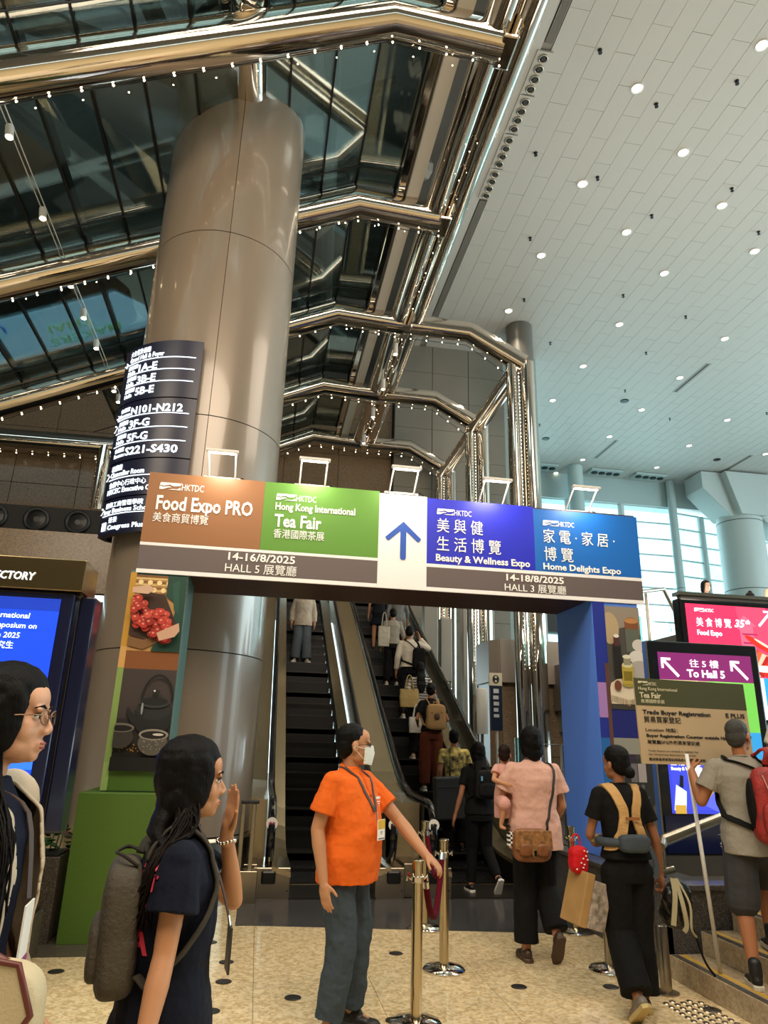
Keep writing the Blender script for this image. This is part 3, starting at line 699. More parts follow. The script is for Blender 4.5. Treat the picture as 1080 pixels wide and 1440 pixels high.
art('printed_band', (px0, GY+.003, 2.14), U, W, pw, .16, [('r', 0, 0, 1, 1, '#7d4a22')], gate)
sh = [('r', 0, 0, 1, 1, '#2a2422'), ('r', 0, .5, 1, 1, '#3d3431'), ('r', 0, 0, 1, .24, '#16130f')]
for i in range(40): sh.append(('e', random.random(), .18+random.random()*.08, .012, .005, '#a5752e'))
sh += [('e', .66, .52, .36, .185, '#1a1b1d'), ('e', .66, .60, .32, .11, '#25272a'), ('p', [(.18, .62), (.34, .52), (.5, .55), (.42, .42), (.30, .44), (.16, .56)], '#1b1c1e')]
for i in range(22):
    a = PI*i/21; a2 = PI*(i+1)/21
    if i < 21: sh.append(('p', [(.70+.30*math.cos(a), .68+.27*math.sin(a)), (.70+.30*math.cos(a2), .68+.27*math.sin(a2)), (.70+.26*math.cos(a2), .68+.245*math.sin(a2)), (.70+.26*math.cos(a), .68+.245*math.sin(a))], '#0c0c0d'))
sh += [('e', .66, .665, .28, .055, '#303336'), ('e', .66, .675, .25, .04, '#17181a'), ('e', .66, .73, .05, .035, '#0d0d0e'), ('e', .67, .77, .075, .025, '#1c1d1f'), ('e', .64, .78, .02, .01, '#c8cdd0'),
       ('e', .45, .60, .02, .06, '#8a8f92'), ('e', .12, .32, .24, .11, '#34302c'), ('e', .12, .41, .24, .045, '#6a635a'), ('e', .12, .405, .20, .03, '#151210'),
       ('e', .72, .27, .27, .12, '#57524a'), ('e', .72, .35, .27, .055, '#8d857a'), ('e', .72, .347, .23, .038, '#1a1714'), ('e', .80, .352, .10, .012, '#c9c2b8'), ('r', 0, .0, 1, .13, '#0c0c0d')]
for i in range(60): sh.append(('e', .5+random.random()*.44, .18+random.random()*.14, .008, .004, random.choice(['#a8a094', '#3a362f'])))
art('printed_photo', (px0, GY+.003, 1.28), U, W, pw, .86, sh, gate, label='printed picture of a black teapot and two tea bowls')
art('printed_band', (px0, GY+.003, 1.12), U, W, pw, .16, [('r', 0, 0, 1, 1, '#47671f')], gate)
# right leg prints
art('side_stripe', (3.29, GY+.004, .62), U, W, .13, 2.40, [('r', 0, 0, 1, 1, '#1a2b8c'), ('r', 0, 0, 1, .44, '#1c63a8'), ('r', 0, .52, .7, .66, '#a07ab8'), ('r', .70, .30, 1, .74, '#5c3a34')], gate)
qx = 3.42; qw = .38
sh = [('r', 0, 0, 1, 1, '#4a4640'), ('p', [(0, 1), (1, 1), (1, .72), (.6, .8), (0, .75)], '#8d8274'), ('e', .1, .78, .28, .16, '#b09a78'), ('e', .75, .85, .2, .05, '#9a6a3c'), ('r', .55, .78, .95, .86, '#7d4a28'),
      ('e', .75, .86, .2, .025, '#b5814c'), ('r', .55, .55, .96, .78, '#5b6055'), ('e', .92, .62, .2, .06, '#c9c4be'), ('e', .86, .50, .26, .07, '#d2cdc7'), ('e', .9, .38, .34, .09, '#a8a29b'),
      ('e', .5, .13, .62, .17, '#c8b79c'), ('e', .5, .15, .60, .15, '#d9cbb2'), ('r', 0, 0, 1, .05, '#3b352f')]
for i in range(26): sh.append(('r', .02+i*.037, .03+abs(i-13)*.003, .035+i*.037, .09+abs(i-13)*.003, random.choice(['#8d7656', '#5b452e', '#b09a78'])))
sh += [('r', .14, .30, .36, .62, '#1a1412'), ('e', .25, .62, .11, .02, '#2b2320'), ('r', .17, .60, .33, .70, '#4a2622'), ('e', .25, .70, .08, .018, '#dcd5ce'), ('e', .20, .22, .1, .05, '#6d3a24'),
       ('e', .50, .24, .17, .03, '#9a8a30'), ('r', .34, .24, .66, .42, '#b09c3c'), ('r', .38, .27, .62, .36, '#7d6c1c'), ('e', .50, .42, .15, .028, '#cfc79a'), ('r', .40, .42, .60, .50, '#8f8a72'), ('e', .5, .50, .12, .02, '#d8d2b8'), ('e', .93, .25, .12, .04, '#b58a68')]
art('printed_photo', (qx, GY+.003, 1.95), U, W, qw, 1.03, sh, gate, label='printed picture of oil bottles and white pebbles on a wooden board')
art('printed_band', (qx, GY+.003, 1.68), U, W, qw, .27, [('r', 0, 0, 1, 1, '#161c6c')], gate)
art('printed_band', (qx, GY+.003, .62), U, W, qw, 1.06, [('r', 0, 0, 1, 1, '#3b3a36'), ('r', 0, .86, 1, 1, '#8c8c80'), ('r', .06, .2, 1, .82, '#2b2b2a'), ('r', .42, .80, .56, .86, '#33203c'), ('r', .4, .62, .58, .78, '#6a666c'), ('r', .6, .62, .82, .78, '#a29a98'),
    ('r', .46, .2, .54, .58, '#1a1b1d'), ('r', .56, .2, .62, .60, '#3d3f44'), ('r', .66, .2, .74, .6, '#5a5d62'), ('r', .78, .15, .84, .5, '#8c9094'), ('r', 0, 0, 1, .3, '#31302e'), ('p', [(.84, 0), (1, 0), (1, .45), (.9, .4)], '#54524e')], gate)
# sign lamps
who = ['above the orange panel', 'above the green panel', 'above the white arrow panel', 'above the royal blue panel', 'above the azure panel at the right end']
for i, x in enumerate((-.56, .34, 1.27, 2.23, 3.20)):
    zt = ZT0-(.0 if i < 3 else .04)
    t = thing('sign_lamp', 'white framed arm floodlight '+who[i], 'floodlight', (x, 6.75, zt))
    b = B(); lean = (.02 if i < 2 else .06)
    b.tube([(x-.13, 6.75, zt), (x-.13+lean*0, 6.50, zt+.19)], .009, 8); b.tube([(x+.13, 6.75, zt), (x+.13, 6.50, zt+.19)], .009, 8)
    build('arm', b, white, t)
    build('lamp_head', B().box((x, 6.48, zt+.195), (.31, .05, .03)), white, t, bevel=.006)
    build('lamp_glow', B().box((x, 6.49, zt+.177), (.26, .035, .006)), mat('tube_glow', (1, .9, .75), .4, emit=10), t)
    build('mount_plate', B().box((x, 6.78, zt+.012), (.36, .09, .024)), white, t, bevel=.006)
    build('cable', B().tube([(x+.15, 6.78, zt+.02), (x+.2, 6.75, zt+.03), (x+.24, 6.74, zt-.0)], .006, 6), dark, t)
    lamp('AREA', 'sign_lamp_light', (x, 6.44, zt+.15), 5, (1, .9, .75), .25, (x, 6.72, zt-.25), size_y=.06)
# ------------------------------------------------------------------ escalators
EY, ET = 9.95, .577
def ez(y): return max(0, (y-EY)*ET)
deckm = mat('champagne_deck', '#b3a586', .22, .75, bump=.1, bscale=3); stepm = mat('step_black', '#101011', .45, .3); noseS = mat('step_edge', '#2e2c29', .4, .4)
rubber = mat('handrail_rubber', '#08080a', .18, coat=.4); skirt = mat('skirt_gold', '#3c362a', .35, .8); balg = mat('balustrade_panel', '#948d78', .15, .7)
YT = 19.4
def prof(y, h):   # height over the inclined line with smooth foot
    k = y-EY; s_ = .45
    r = ET*(k+math.sqrt(k*k+s_*s_))/2
    return r+h
def bal_path(h, y0, y1=YT, n=26): return [(y, prof(y, h)) for y in [y0+(y1-y0)*(i/n)**1.6 for i in range(n+1)]]
def handrail(name, x, t, y0=8.25, bottom=.28):
    P = bal_path(.93, 8.65)
    loop = [V((x, P[0][0]-.02, P[0][1]))]
    c = V((x, 8.62, .93-.34+prof(8.62, 0)*.2)); 
    arc = [V((x, 8.62+.36*math.cos(a)-.0, .62+.33*math.sin(a))) for a in [PI/2+PI*i/10 for i in range(11)]]
    path = [V((x, y, z)) for y, z in reversed(P)]+arc[1:]+[V((x, 8.75, .27))]
    b = B().tube(path, .043, 10, flat=.6); return build('handrail', b, rubber, t, auto=40)
def panel(x, t, m_, lean=0, th=.02, h0=.12, h1=.87, name='balustrade_panel', y0=8.34):
    P0 = bal_path(h0, y0); P1 = bal_path(h1, y0); rings = []
    for i, ((y, a), (_, c)) in enumerate(zip(P0, P1)):
        if i < 3: a = max(a, .34-.05*i)
        rings.append([V((x, y, a)), V((x+lean, y, c)), V((x+lean+th, y, c)), V((x+th, y, a))])
    b = B().loft(rings)
    arc = [V((x+lean, 8.62+.30*math.cos(a), .61+.27*math.sin(a))) for a in [PI/2+PI*i/10 for i in range(11)]]
    b.prism(arc+[V((x+lean, 8.7, .34)), V((x+lean, 8.7, .87))], (th, 0, 0)); return build(name, b, m_, t)
def band(x0, x1, h, t, m_, name, th=.03, y0=8.2, hl=None, kind=None):
    P = bal_path(h, y0); P2 = bal_path(hl if hl is not None else h, y0); rings = [[V((x0, a[0], a[1])), V((x1, a[0], c[1])), V((x1, a[0], c[1]-th)), V((x0, a[0], a[1]-th))] for a, c in zip(P, P2)]
    return build(name, B().loft(rings), m_, t)
def escalator(xa, xb, hl, hr, label, left_kind):
    t = thing('escalator', label, 'escalator', ((xa+xb)/2, 8.3, 0))
    # treads
    base = OFF[t.name]
    def add_step(y, z, hgt):
        o = build('step', B().m(0).bb(xa, xb, y, y+.40, z-.10, z).m(0).bb(xa, xb, y, y+.03, z-hgt, z-.02).m(1).bb(xa+.01, xb-.01, y-.004, y+.012, z-.012, z+.003), [stepm, noseS], t)
        tr = B()
        for k in range(18): xx = xa+.03+k*(xb-xa-.06)/17; tr.bb(xx-.004, xx+.004, y+.015, y+.39, z-.001, z+.006)
        build('tread_ribs', tr, stepm, o, kind=None)
    add_step(9.0, .01, .05); add_step(9.4, .015, .05); add_step(9.8, .06, .07)
    y, z = 10.2, .185
    while y < 19.2: add_step(y, z, .26); y += .40; z += .231
    build('landing_plate', B().bb(xa-.02, xb+.02, 8.2, 9.0, .0, .018), mat('landing_plate', '#3d3a36', .35, .8, bump=.3, bscale=150, stretch=(1, .1, 1)), t)
    build('comb', B().bb(xa, xb, 8.93, 9.02, .018, .026), brass, t)
    for x0, x1 in ((xa-.05, xa-.005), (xb+.005, xb+.05)): band(x0, x1, .20, t, skirt, 'skirt_panel', th=.36, y0=8.5)
    if hl is not None:
        panel(hl-.01, t, balg, 0, .02); handrail('handrail', hl, t); band(hl+.03, xa-.01, .30, t, deckm, 'inner_deck', th=.05, hl=.24)
        newel(hl, t, hl-.16, xa-.01)
    if hr is not None:
        panel(hr-.01, t, balg, 0, .02); handrail('handrail', hr, t); band(xb+.01, hr-.03, .24, t, deckm, 'inner_deck', th=.05, hl=.30)
        newel(hr, t, xb+.01, hr+.12)
    return t
def newel(x, t, x0, x1):
    o = build('newel_base', B().bb(x0, x1, 8.22, 8.95, 0, .30), steel, t, bevel=.008)
    build('handrail_inlet', B().box((x, 8.205, .21), (.15, .04, .13)), blackp, o, bevel=.03)
    for zz in (.08, .22): build('screw', B().box((x1-.03, 8.215, zz), (.012, .012, .012)), dark, o)
e1 = escalator(.46, 1.34, .22, 1.55, 'left escalator, nearly empty, with a man in a pale jacket standing on it', 0)
e2 = escalator(2.2, 3.15, 2.0, 3.36, 'right escalator, busy with people going up', 1)
# outer cladding of left unit, centre deck between the two, right flank
t = e1
band(-.13, .17, .92, t, deckm, 'outer_deck', th=1.1, y0=8.75, hl=.90)
build('casing_base', B().bb(-.10, .10, 8.3, 9.0, 0, .32), steel, t, bevel=.006)
t = e1
band(1.60, 1.955, .88, t, deckm, 'centre_deck', th=1.0, y0=8.8)
build('casing_base', B().bb(1.68, 1.87, 8.30, 9.0, 0, .33), steel, t, bevel=.006)
build('emergency_button', B().lathe([(.02, 0), (.018, .012), (.001, .014)], (0, 0, 0), 12).xf(Matrix.Translation((1.73, 8.3, .22)) @ Matrix.Rotation(PI/2, 4, 'X')), mat('button_red', '#b01818', .4), t)
t = e2
band(3.39, 3.46, .80, t, mat('flank_green_grey', '#34393a', .3, .4), 'flank_panel', th=1.3, y0=8.75)
build('casing_base', B().bb(3.38, 3.62, 8.2, 9.0, 0, .34), steel, t, bevel=.006)
# no-entry stickers on the newels
sw = mat('sticker_white', '#e6e3dc', .5); pk = mat('sticker_pink', '#c2306a', .5)
for x, cx, lb in ((.22, 0, 'round white no entry sticker on the left escalator newel'), (1.55, 0, 'round white sticker on the left newel of the centre casing'), (2.0, 0, 'round white sticker on the right newel of the centre casing')):
    t = thing('sticker', lb, 'sticker', (x, 8.27, .72))
    M = Matrix.Translation((x+.0, 8.262, .72)) @ Matrix.Rotation(PI/2, 4, 'X')
    build('disc', B().lathe([(.062, 0), (.062, .003), (.001, .003)], (0, 0, 0), 20).xf(M), sw, t); build('bar', B().box((x, 8.256, .72), (.07, .004, .022)), pk if x < 1 else dark, t)
# blue sign on the granite beside the left escalator
t = thing('lift_sign', 'small square blue sign on the grey granite wall left of the escalators', 'sign', (-.18, 12.85, 3.0))
build('sign_plate', B().bb(-.34, -.06, 12.82, 12.84, 2.86, 3.12), mat('sign_blue', '#2b4f9a', .4, emit=.3), t)
art('pictogram', (-.27, 12.818, 2.92), U, W, .14, .14, [('r', 0, 0, 1, 1, '#e8ecf2'), ('r', .08, .08, .92, .92, '#2b4f9a'), ('r', .2, .15, .4, .7, '#e8ecf2'), ('r', .6, .15, .8, .7, '#e8ecf2')], t)
# ------------------------------------------------------------------ raised granite platform, marble steps, rails
gp = speckle('platform_granite', '#413f3d', '#1f1e1d', '#77736d', 240, .3, .75)
pt = thing('platform', None, None, (6, 8, 0), kind='structure'); 
build('platform_core', B().bb(3.16, 3.95, 5.56, 7.7, 0, .50), gp, pt); build('platform_core', B().bb(3.95, 16, 5.56, 12, 0, .42), gp, pt)
for i in range(5): build('granite_slab', B().bb(3.12+i*1.2, 3.12+(i+1)*1.2-.006, 5.5, 5.57, 0, .56), gp, pt, bevel=.004)
for i in range(2): build('granite_slab', B().bb(3.1, 3.17, 5.5+i*1.1, 5.5+(i+1)*1.1-.006, 0, .56), gp, pt, bevel=.004)
build('coping', B().bb(3.09, 9, 5.48, 5.68, .56, .60), gp, pt, bevel=.006)
build('coping', B().bb(3.08, 3.27, 5.68, 7.7, .56, .60), gp, pt, bevel=.006)
marb = speckle('step_marble', '#a8967a', '#857050', '#b8a688', 60, .2, .4, big=12)
yel = mat('step_yellow_paint', '#b08a28', .6); rib = mat('step_nosing_strip', '#4d4a45', .5, .4)
st = thing('marble_stairs', 'beige marble steps with yellow edge lines climbing right', 'stairs', (3.1, 4.6, 0))
for i, (x, z) in enumerate(((3.10, .15), (3.37, .30), (3.64, .45), (3.91, .60), (4.18, .75), (4.45, .90))):
    b = B().m(0).bb(x, x+.30 if i < 5 else 9, 2.6, 5.46-(0 if i == 0 else 0), z-.15, z); o = build('step', b, marb, st, bevel=.004)
    build('yellow_line', B().bb(x+.075, x+.115, 2.6, 5.44, z-.002, z+.0015), yel, o)
    for k in range(4): build('nosing_strip', B().bb(x+.008+k*.014, x+.014+k*.014, 2.6, 5.44, z-.002, z+.003), rib, o)
build('under_step', B().bb(3.2, 9, 2.6, 5.45, -.0, .14), marb, st)
# sloping steel rail with posts on the platform edge
t = thing('stair_handrail', 'brushed steel handrail sloping up in front of the right display', 'handrail', (3.3, 5.8, .6))
build('rail', B().tube([(3.2, 5.62, .845), (3.33, 5.80, .872), (4.3, 5.80, 1.19), (5.4, 5.8, 1.5)], .034, 14), steel, t, auto=40)
build('lower_rail', B().tube([(3.12, 5.62, .62), (3.22, 5.8, .62), (3.4, 5.8, .66)], .028, 12), steel, t, auto=40)
build('rail_post', B().tube([(3.31, 5.8, .6), (3.31, 5.8, .87)], .02, 12), steel, t)
build('rail_post', B().tube([(4.3, 5.8, .6), (4.3, 5.8, 1.18)], .02, 12), steel, t)
t = thing('bollard', 'short steel tube bollard standing at the foot of the marble steps', 'bollard', (2.88, 5.15, 0))
build('tube', B().lathe([(.04, 0), (.04, .40), (.034, .41), (.001, .41)], (2.88, 5.15, 0), 18), steel, t, auto=40); build('flange', B().lathe([(.085, 0), (.085, .008), (.04, .012)], (2.88, 5.15, 0), 20), steel, t)

# ------------------------------------------------------------------ display kiosk To Hall 5
kx0, kx1, ky = 4.02, 5.34, 7.0
kf = mat('kiosk_black', '#0c0e14', .18, coat=.5); kn = mat('kiosk_navy', '#10163a', .15, coat=.6)
k = thing('display_kiosk', 'tall dark display kiosk pointing to hall 5 on the granite platform', 'kiosk', (4.7, ky, .6))
build('kiosk_body', B().bb(kx0, kx1, ky, ky+.18, .52, 2.70), kf, k, bevel=.02)
build('lower_panel', B().bb(kx0+.03, kx1-.03, ky-.012, ky, .62, .96), kn, k)
build('base_trim', B().bb(kx0-.01, kx1+.01, ky-.03, ky, .42, .60), steel, k)
build('side_strip', B().bb(kx0-.018, kx0, ky-.02, ky+.18, .5, 2.68), steel, k)
S = lambda z0, z1, shapes, nm, x0=kx0+.12, x1=kx1-.10, em=1.0: art(nm, (x0, ky-.004, z0), U, W, x1-x0, z1-z0, shapes, k, emit=em)
S(.98, 2.58, [('r', 0, 0, 1, 1, '#3a44c8'), ('r', 0, .82, 1, 1, '#74205f'), ('r', 0, .50, .47, .82, '#d8cf9a'), ('r', .40, .5, .5, .82, '#b8a080'), ('r', .5, .50, 1, .82, '#7cc85a'), ('r', .88, .5, 1, .82, '#6ab84c'), ('r', .5, 0, 1, .5, '#2f8cc8'),
  ('p', [(.02, .02), (.5, .02), (.5, .5), (.02, .5)], '#3d48d0'), ('p', [(.3, .06), (.5, .0), (.5, .28), (.42, .34)], '#5a66e0'),
  ('p', [(.2, .26), (.29, .30), (.44, .17), (.36, .11)], '#cfe0e6'), ('p', [(.36, .11), (.44, .17), (.46, .15), (.38, .09)], '#b08a30'), ('p', [(.16, .30), (.22, .335), (.26, .31), (.20, .28)], '#15181c'), ('p', [(.13, .33), (.16, .345), (.2, .32)], '#15181c'),
  ('p', [(.02, .02), (.14, .02), (.16, .13), (.06, .17)], '#cfe0e6'), ('p', [(.09, .16), (.13, .15), (.14, .22), (.11, .23)], '#15181c'), ('p', [(.03, .0), (.14, 0), (.14, .05), (.03, .05)], '#c09a40')], 'screen')
sl_ = mat('screen_letters', (1, 1, 1), .5, emit=1.2)
def KT(s, x, z, size, width=None, m_=None, **kw): text(s, size, (x, ky-.012, z), U, W, m_ or sl_, k, bold=.004, width=width, **kw)
KT('往 5 樓', 4.50, 2.44, .09, .34); KT('To Hall 5', 4.46, 2.33, .11, .44)
def ne_arrow(cx, cz, s, parent, y, flip=1, m_=None):
    b = B(); w = .16
    P = lambda a, c: (cx+a*s*flip, y, cz+c*s)
    b.prism([P(-1, 1), P(.1, 1), P(.1, .75), P(-.55, .75), P(1, -.8), P(.8, -1), P(-.75, .55), P(-.75, -.1), P(-1, -.1)], (0, -.004, 0)); build('arrow', b, m_ or sl_, parent)
ne_arrow(4.27, 2.42, .10, k, ky-.01); ne_arrow(5.08, 2.42, .10, k, ky-.01)
emblem(4.17, 2.245, .2, k, ky-.01, sl_); emblem(4.75, 2.245, .2, k, ky-.01, sl_); KT('Food Expo PRO', 4.17, 2.18, .07, .42)
emblem(4.17, 1.72, .2, k, ky-.01, sl_); KT('美 與 健', 4.17, 1.52, .075, .28); KT('生 活 博 覽', 4.17, 1.44, .075, .33); KT('Beauty & Wellness Expo', 4.17, 1.39, .045, .40)
b = B(); y = ky-.016
for pts in ([(4.60, .84), (4.72, .87), (4.80, .85), (4.84, .79), (4.78, .83), (4.70, .84)], [(4.85, .79), (4.90, .86), (5.02, .88), (5.1, .86), (4.98, .85), (4.92, .83)], [(4.62, .77), (5.14, .77), (5.14, .755), (4.62, .755)], [(4.62, .74), (5.14, .74), (5.14, .73), (4.62, .73)], [(4.64, .715), (5.14, .715), (5.14, .705), (4.64, .705)]):
    b.prism([(x, y, z-.05) for x, z in pts], (0, -.003, 0))
build('gull_emblem', b, mat('emblem_grey', '#9aa4b8', .5), k)
# ------------------------------------------------------------------ big red screen
r = thing('wall_screen', 'large red food fair screen on the upper balcony front', 'screen', (6.8, 9.0, 2.0))
build('screen_frame', B().bb(5.74, 8.9, 9.0, 9.2, 1.95, 3.66), kf, r, bevel=.03)
sh = [('r', 0, 0, 1, 1, '#e8305c'), ('p', [(.30, 1), (1, 1), (1, .35), (.36, .35)], '#a8205c'), ('p', [(.26, 1), (.42, 1), (.47, .35), (.31, .35)], '#ee4468'), ('r', 0, 0, 1, .36, '#2f9fe0'), ('r', 0, 0, .36, .36, '#dfe8ee'),
      ('p', [(.24, .82), (.30, .92), (.36, .82), (.34, .82), (.34, .5), (.27, .5), (.27, .78)], '#f06080'), ('r', .28, .74, .36, .755, '#a02050'), ('r', .28, .66, .36, .675, '#a02050')]
for i in range(9): sh.append(('p', [(.27+i*.02, .36+i*.015), (.33+i*.02, .62-i*.02), (.36+i*.02, .60-i*.02), (.30+i*.02, .36)], ['#c8281c', '#e05a30', '#f0b8a0', '#a81c18'][i % 4]))
sh += [('e', .36, .66, .08, .03, '#c8281c', -.5), ('e', .38, .665, .05, .012, '#f0c8b8', -.5), ('e', .37, .44, .06, .03, '#e8e0d8')]
art('screen', (5.82, 8.995, 2.02), U, W, 3.0, 1.56, sh, r, emit=1.0)
def RT(s, x, z, size, width=None, **kw): text(s, size, (x, 8.985, z), U, W, sl_, r, bold=.004, width=width, **kw)
emblem(5.95, 3.47, .30, r, 8.99, sl_); RT('美 食 博 覽', 5.96, 3.27, .14, .54); RT('35', 6.55, 3.28, .15, .17, shear=.3); RT('th', 6.73, 3.33, .09, .07, shear=.3); RT('Food Expo', 5.96, 3.14, .10, .38)
ne_arrow(7.05, 3.42, .12, r, 8.99, flip=-1)
# balcony behind with coping
b = B(); b.bb(5.9, 20, 9.2, 14, 2.3, 3.2); b.bb(5.9, 20, 9.2, 9.3, 3.2, 3.74); struct('trim_5', b, mat('balcony_grey', '#77716a', .5))
b = B(); b.bb(5.85, 20, 9.16, 9.34, 3.74, 3.79); struct('trim_6', b, steel)
# glass escalator/railing pieces left of the screen, greenish glass with steel rails
gg = glass('green_glass', '#a8c8c4', .14)
t = thing('glass_balustrade', 'greenish glass balustrade with steel rails beyond the portal right leg', 'balustrade', (6.2, 13, 2.6))
for i, (x, y) in enumerate(((5.9, 11.6), (6.9, 12.2), (7.9, 12.8))):
    b = B(); b.prism([(x, y, 2.2), (x+.95, y+.5, 2.2+i*.3), (x+.95, y+.5, 3.7+i*.2), (x, y, 4.0)], (0, .02, 0)); build('glass_panel', b, gg, t)
build('top_rail', B().tube([(5.8, 11.5, 3.1), (6.4, 11.7, 4.3), (7.6, 12.4, 4.6), (8.2, 12.8, 3.9)], .035, 10), steel, t, auto=40)
build('upright', B().tube([(6.35, 11.8, 2.2), (6.35, 11.8, 4.35)], .03, 10), steel, t); build('upright', B().tube([(7.1, 12.2, 2.2), (7.1, 12.2, 4.5)], .03, 10), steel, t)
build('base_beam', B().bb(5.6, 9, 11.4, 11.7, 1.6, 2.3), beige, t)
# ------------------------------------------------------------------ beige block with stone foot behind the posts
t = thing('cladding_block', 'beige metal clad block on a brown stone foot behind the chrome posts', 'wall block', (6, 14.2, 0))
bm_ = mat('block_beige', '#a1958a', .4, .2)
b = B()
def facade(x0, x1, y, z0, z1, m_, nm): build(nm, B().bb(x0, x1, y, y+.04, z0, z1), m_, t, bevel=.004)
build('block_core', B().prism([(4.56, 14.1, 2.84), (4.72, 13.94, 2.84), (9, 13.94, 2.84), (9, 15, 2.84), (4.56, 15, 2.84)], (0, 0, .84)), bm_, t)
for i in range(3): facade(4.74+i*1.3, 4.74+(i+1)*1.3-.012, 13.9, 2.82, 3.69, bm_, 'cladding_panel')
build('stone_core', B().prism([(4.62, 14.3, 0), (4.8, 14.12, 0), (9, 14.12, 0), (9, 15, 0), (4.62, 15, 0)], (0, 0, 2.84)), gran_b, t)
for i in range(3):
    for j in range(2): facade(4.82+i*1.3, 4.82+(i+1)*1.3-.01, 14.07, j*1.42, j*1.42+1.41, gran_b, 'stone_panel')
# inner grey metal casings by the far posts
t = thing('grey_casing', 'grey folded metal casing beside the farthest chrome post', 'wall block', (4.4, 19, 0))
for (x0, x1, z0, z1) in ((4.2, 4.6, 3.2, 5.6), (4.68, 5.0, 3.2, 4.9), (5.3, 6.2, 0, 7)): build('casing_panel', B().bb(x0, x1, 18.6, 18.9, z0, z1), beige, t, bevel=.02)
# pylon sign
t = thing('pylon_sign', 'slim dark blue pictogram sign on a pale pole behind the escalator', 'sign', (3.46, 10.5, 0))
build('pole', B().tube([(3.50, 10.5, 0), (3.50, 10.5, 2.0)], .022, 10), white, t)
build('sign_plate', B().bb(3.40, 3.58, 10.46, 10.49, 1.80, 2.45), mat('sign_ink', '#14243a', .4), t)
build('head_plate', B().bb(3.385, 3.585, 10.455, 10.492, 2.45, 2.64), mat('head_cream', '#cfc8b0', .5), t)
art('pictograms', (3.42, 10.455, 1.98), U, W, .12, .45, [('r', .2, .02, .9, .12, '#c8ccd0'), ('r', .2, .2, .8, .32, '#c8ccd0'), ('r', .2, .4, .9, .52, '#c8ccd0'), ('r', .15, .6, .85, .72, '#c8ccd0'), ('r', .2, .8, .9, .94, '#c8ccd0')], t)
art('head_mark', (3.42, 10.450, 2.47), U, W, .13, .15, [('e', .5, .5, .4, .42, '#20242c'), ('e', .5, .3, .14, .12, '#cfc8b0'), ('e', .5, .7, .14, .12, '#cfc8b0')], t)
t = thing('grey_cylinder', 'pale grey cylinder cap on a pole beside the pictogram sign', 'bollard', (3.34, 10.6, 0))
build('cap', B().lathe([(.085, 1.75), (.085, 2.4), (.07, 2.42), (.001, 2.42)], (3.34, 10.7, 0), 18), white, t, auto=40); build('pole', B().tube([(3.34, 10.7, 0), (3.34, 10.7, 1.75)], .03, 10), steel, t)
t = thing('chrome_gate_rail', 'thin chrome guide rails behind the right escalator flank', 'rail', (3.9, 9.3, 0))
for (x0, x1, y, z) in ((3.72, 4.05, 9.4, 1.62), (3.72, 4.1, 9.4, 1.30)): build('rail', B().tube([(x0, y, 0), (x0, y, z), (x1, y, z), (x1, y, 0)], .018, 10), chrome_s, t, auto=40)
t = thing('acrylic_holder', 'clear upright leaflet holder before the brown stone wall', 'leaflet holder', (4.8, 13.2, 0))
build('holder_panel', B().bb(4.75, 5.05, 13.2, 13.22, 1.2, 1.75), gg, t); build('holder_post', B().tube([(4.9, 13.22, 0), (4.9, 13.22, 1.25)], .02, 8), steel, t)
# ------------------------------------------------------------------ far window wall
mull = mat('mullion_white', '#b9c6c6', .45); pane = glass('window_glass', '#e8f6f8', .05)
def window_wall(name, p0, p1, z0, z1, nx, nz, heavy):
    w = thing(name, None, None, (p0[0], p0[1], z0), kind='structure'); p0 = V((*p0, 0)); p1 = V((*p1, 0)); d = p1-p0; n = V((0, 0, 1)).cross(d).normalized()*.05
    Zs = [z0+(z1-z0)*j/nz for j in range(nz+1)]
    for i in range(nx+1):
        p = p0+d*(i/nx); r_ = .16 if i in heavy else .05; build('mullion', B().tube([(p.x, p.y, z0), (p.x, p.y, z1)], r_, 10), mull, w)
        if i < nx:
            q = p0+d*((i+1)/nx)
            for j in range(nz):
                b = B(); b.prism([(p.x, p.y, Zs[j]), (q.x, q.y, Zs[j]), (q.x, q.y, Zs[j+1]), (p.x, p.y, Zs[j+1])], n*.3); build('pane', b, pane, w)
    for z in Zs: build('transom', B().tube([p0+V((0, 0, z)), p1+V((0, 0, z))], .045, 6), mull, w)
    return w
window_wall('window_1', (8.5, 30.5), (19.6, 30.5), 2.5, 13.2, 4, 13, (2, 3, 4))
window_wall('window_2', (19.6, 30.5), (30, 32.5), 2.5, 13.0, 6, 13, (0, 1, 3, 6))
window_wall('window_3', (30, 32.5), (42, 32.5), 2.5, 13.0, 4, 12, (0, 2, 4))
wl = mat('facade_white', '#9fb0b0', .5)
b = B(); b.bb(7, 40, 30.3, 31.2, 13.2, 14.6); struct('trim_7', b, wl)
b = B(); b.bb(7.3, 8.5, 20.4, 31, 0, H); struct('trim_8', b, wl)
b = B(); b.bb(6, 40, 9.4, 40, 1.9, 2.45); struct('floor_3', b, mat('upper_floor', '#8f938e', .4))
for i, x in enumerate((11.6, 14.9, 17.2)):
    t = thing('jet_nozzle_box', ['leftmost', 'middle', 'rightmost'][i]+' row of four dark air jets above the far windows', 'air vent', (x, 29.5, H-.1), group='air jet rows above the far windows')
    build('box_plate', B().bb(x-.1, x+1.5, 29.2, 29.9, H-.12, H-.02), wl, t)
    for k_ in range(4): build('jet_ring', B().lathe([(.15, 0), (.15, -.05), (.001, -.06)], (x+.15+k_*.38, 29.5, H-.12), 12), dark, t)
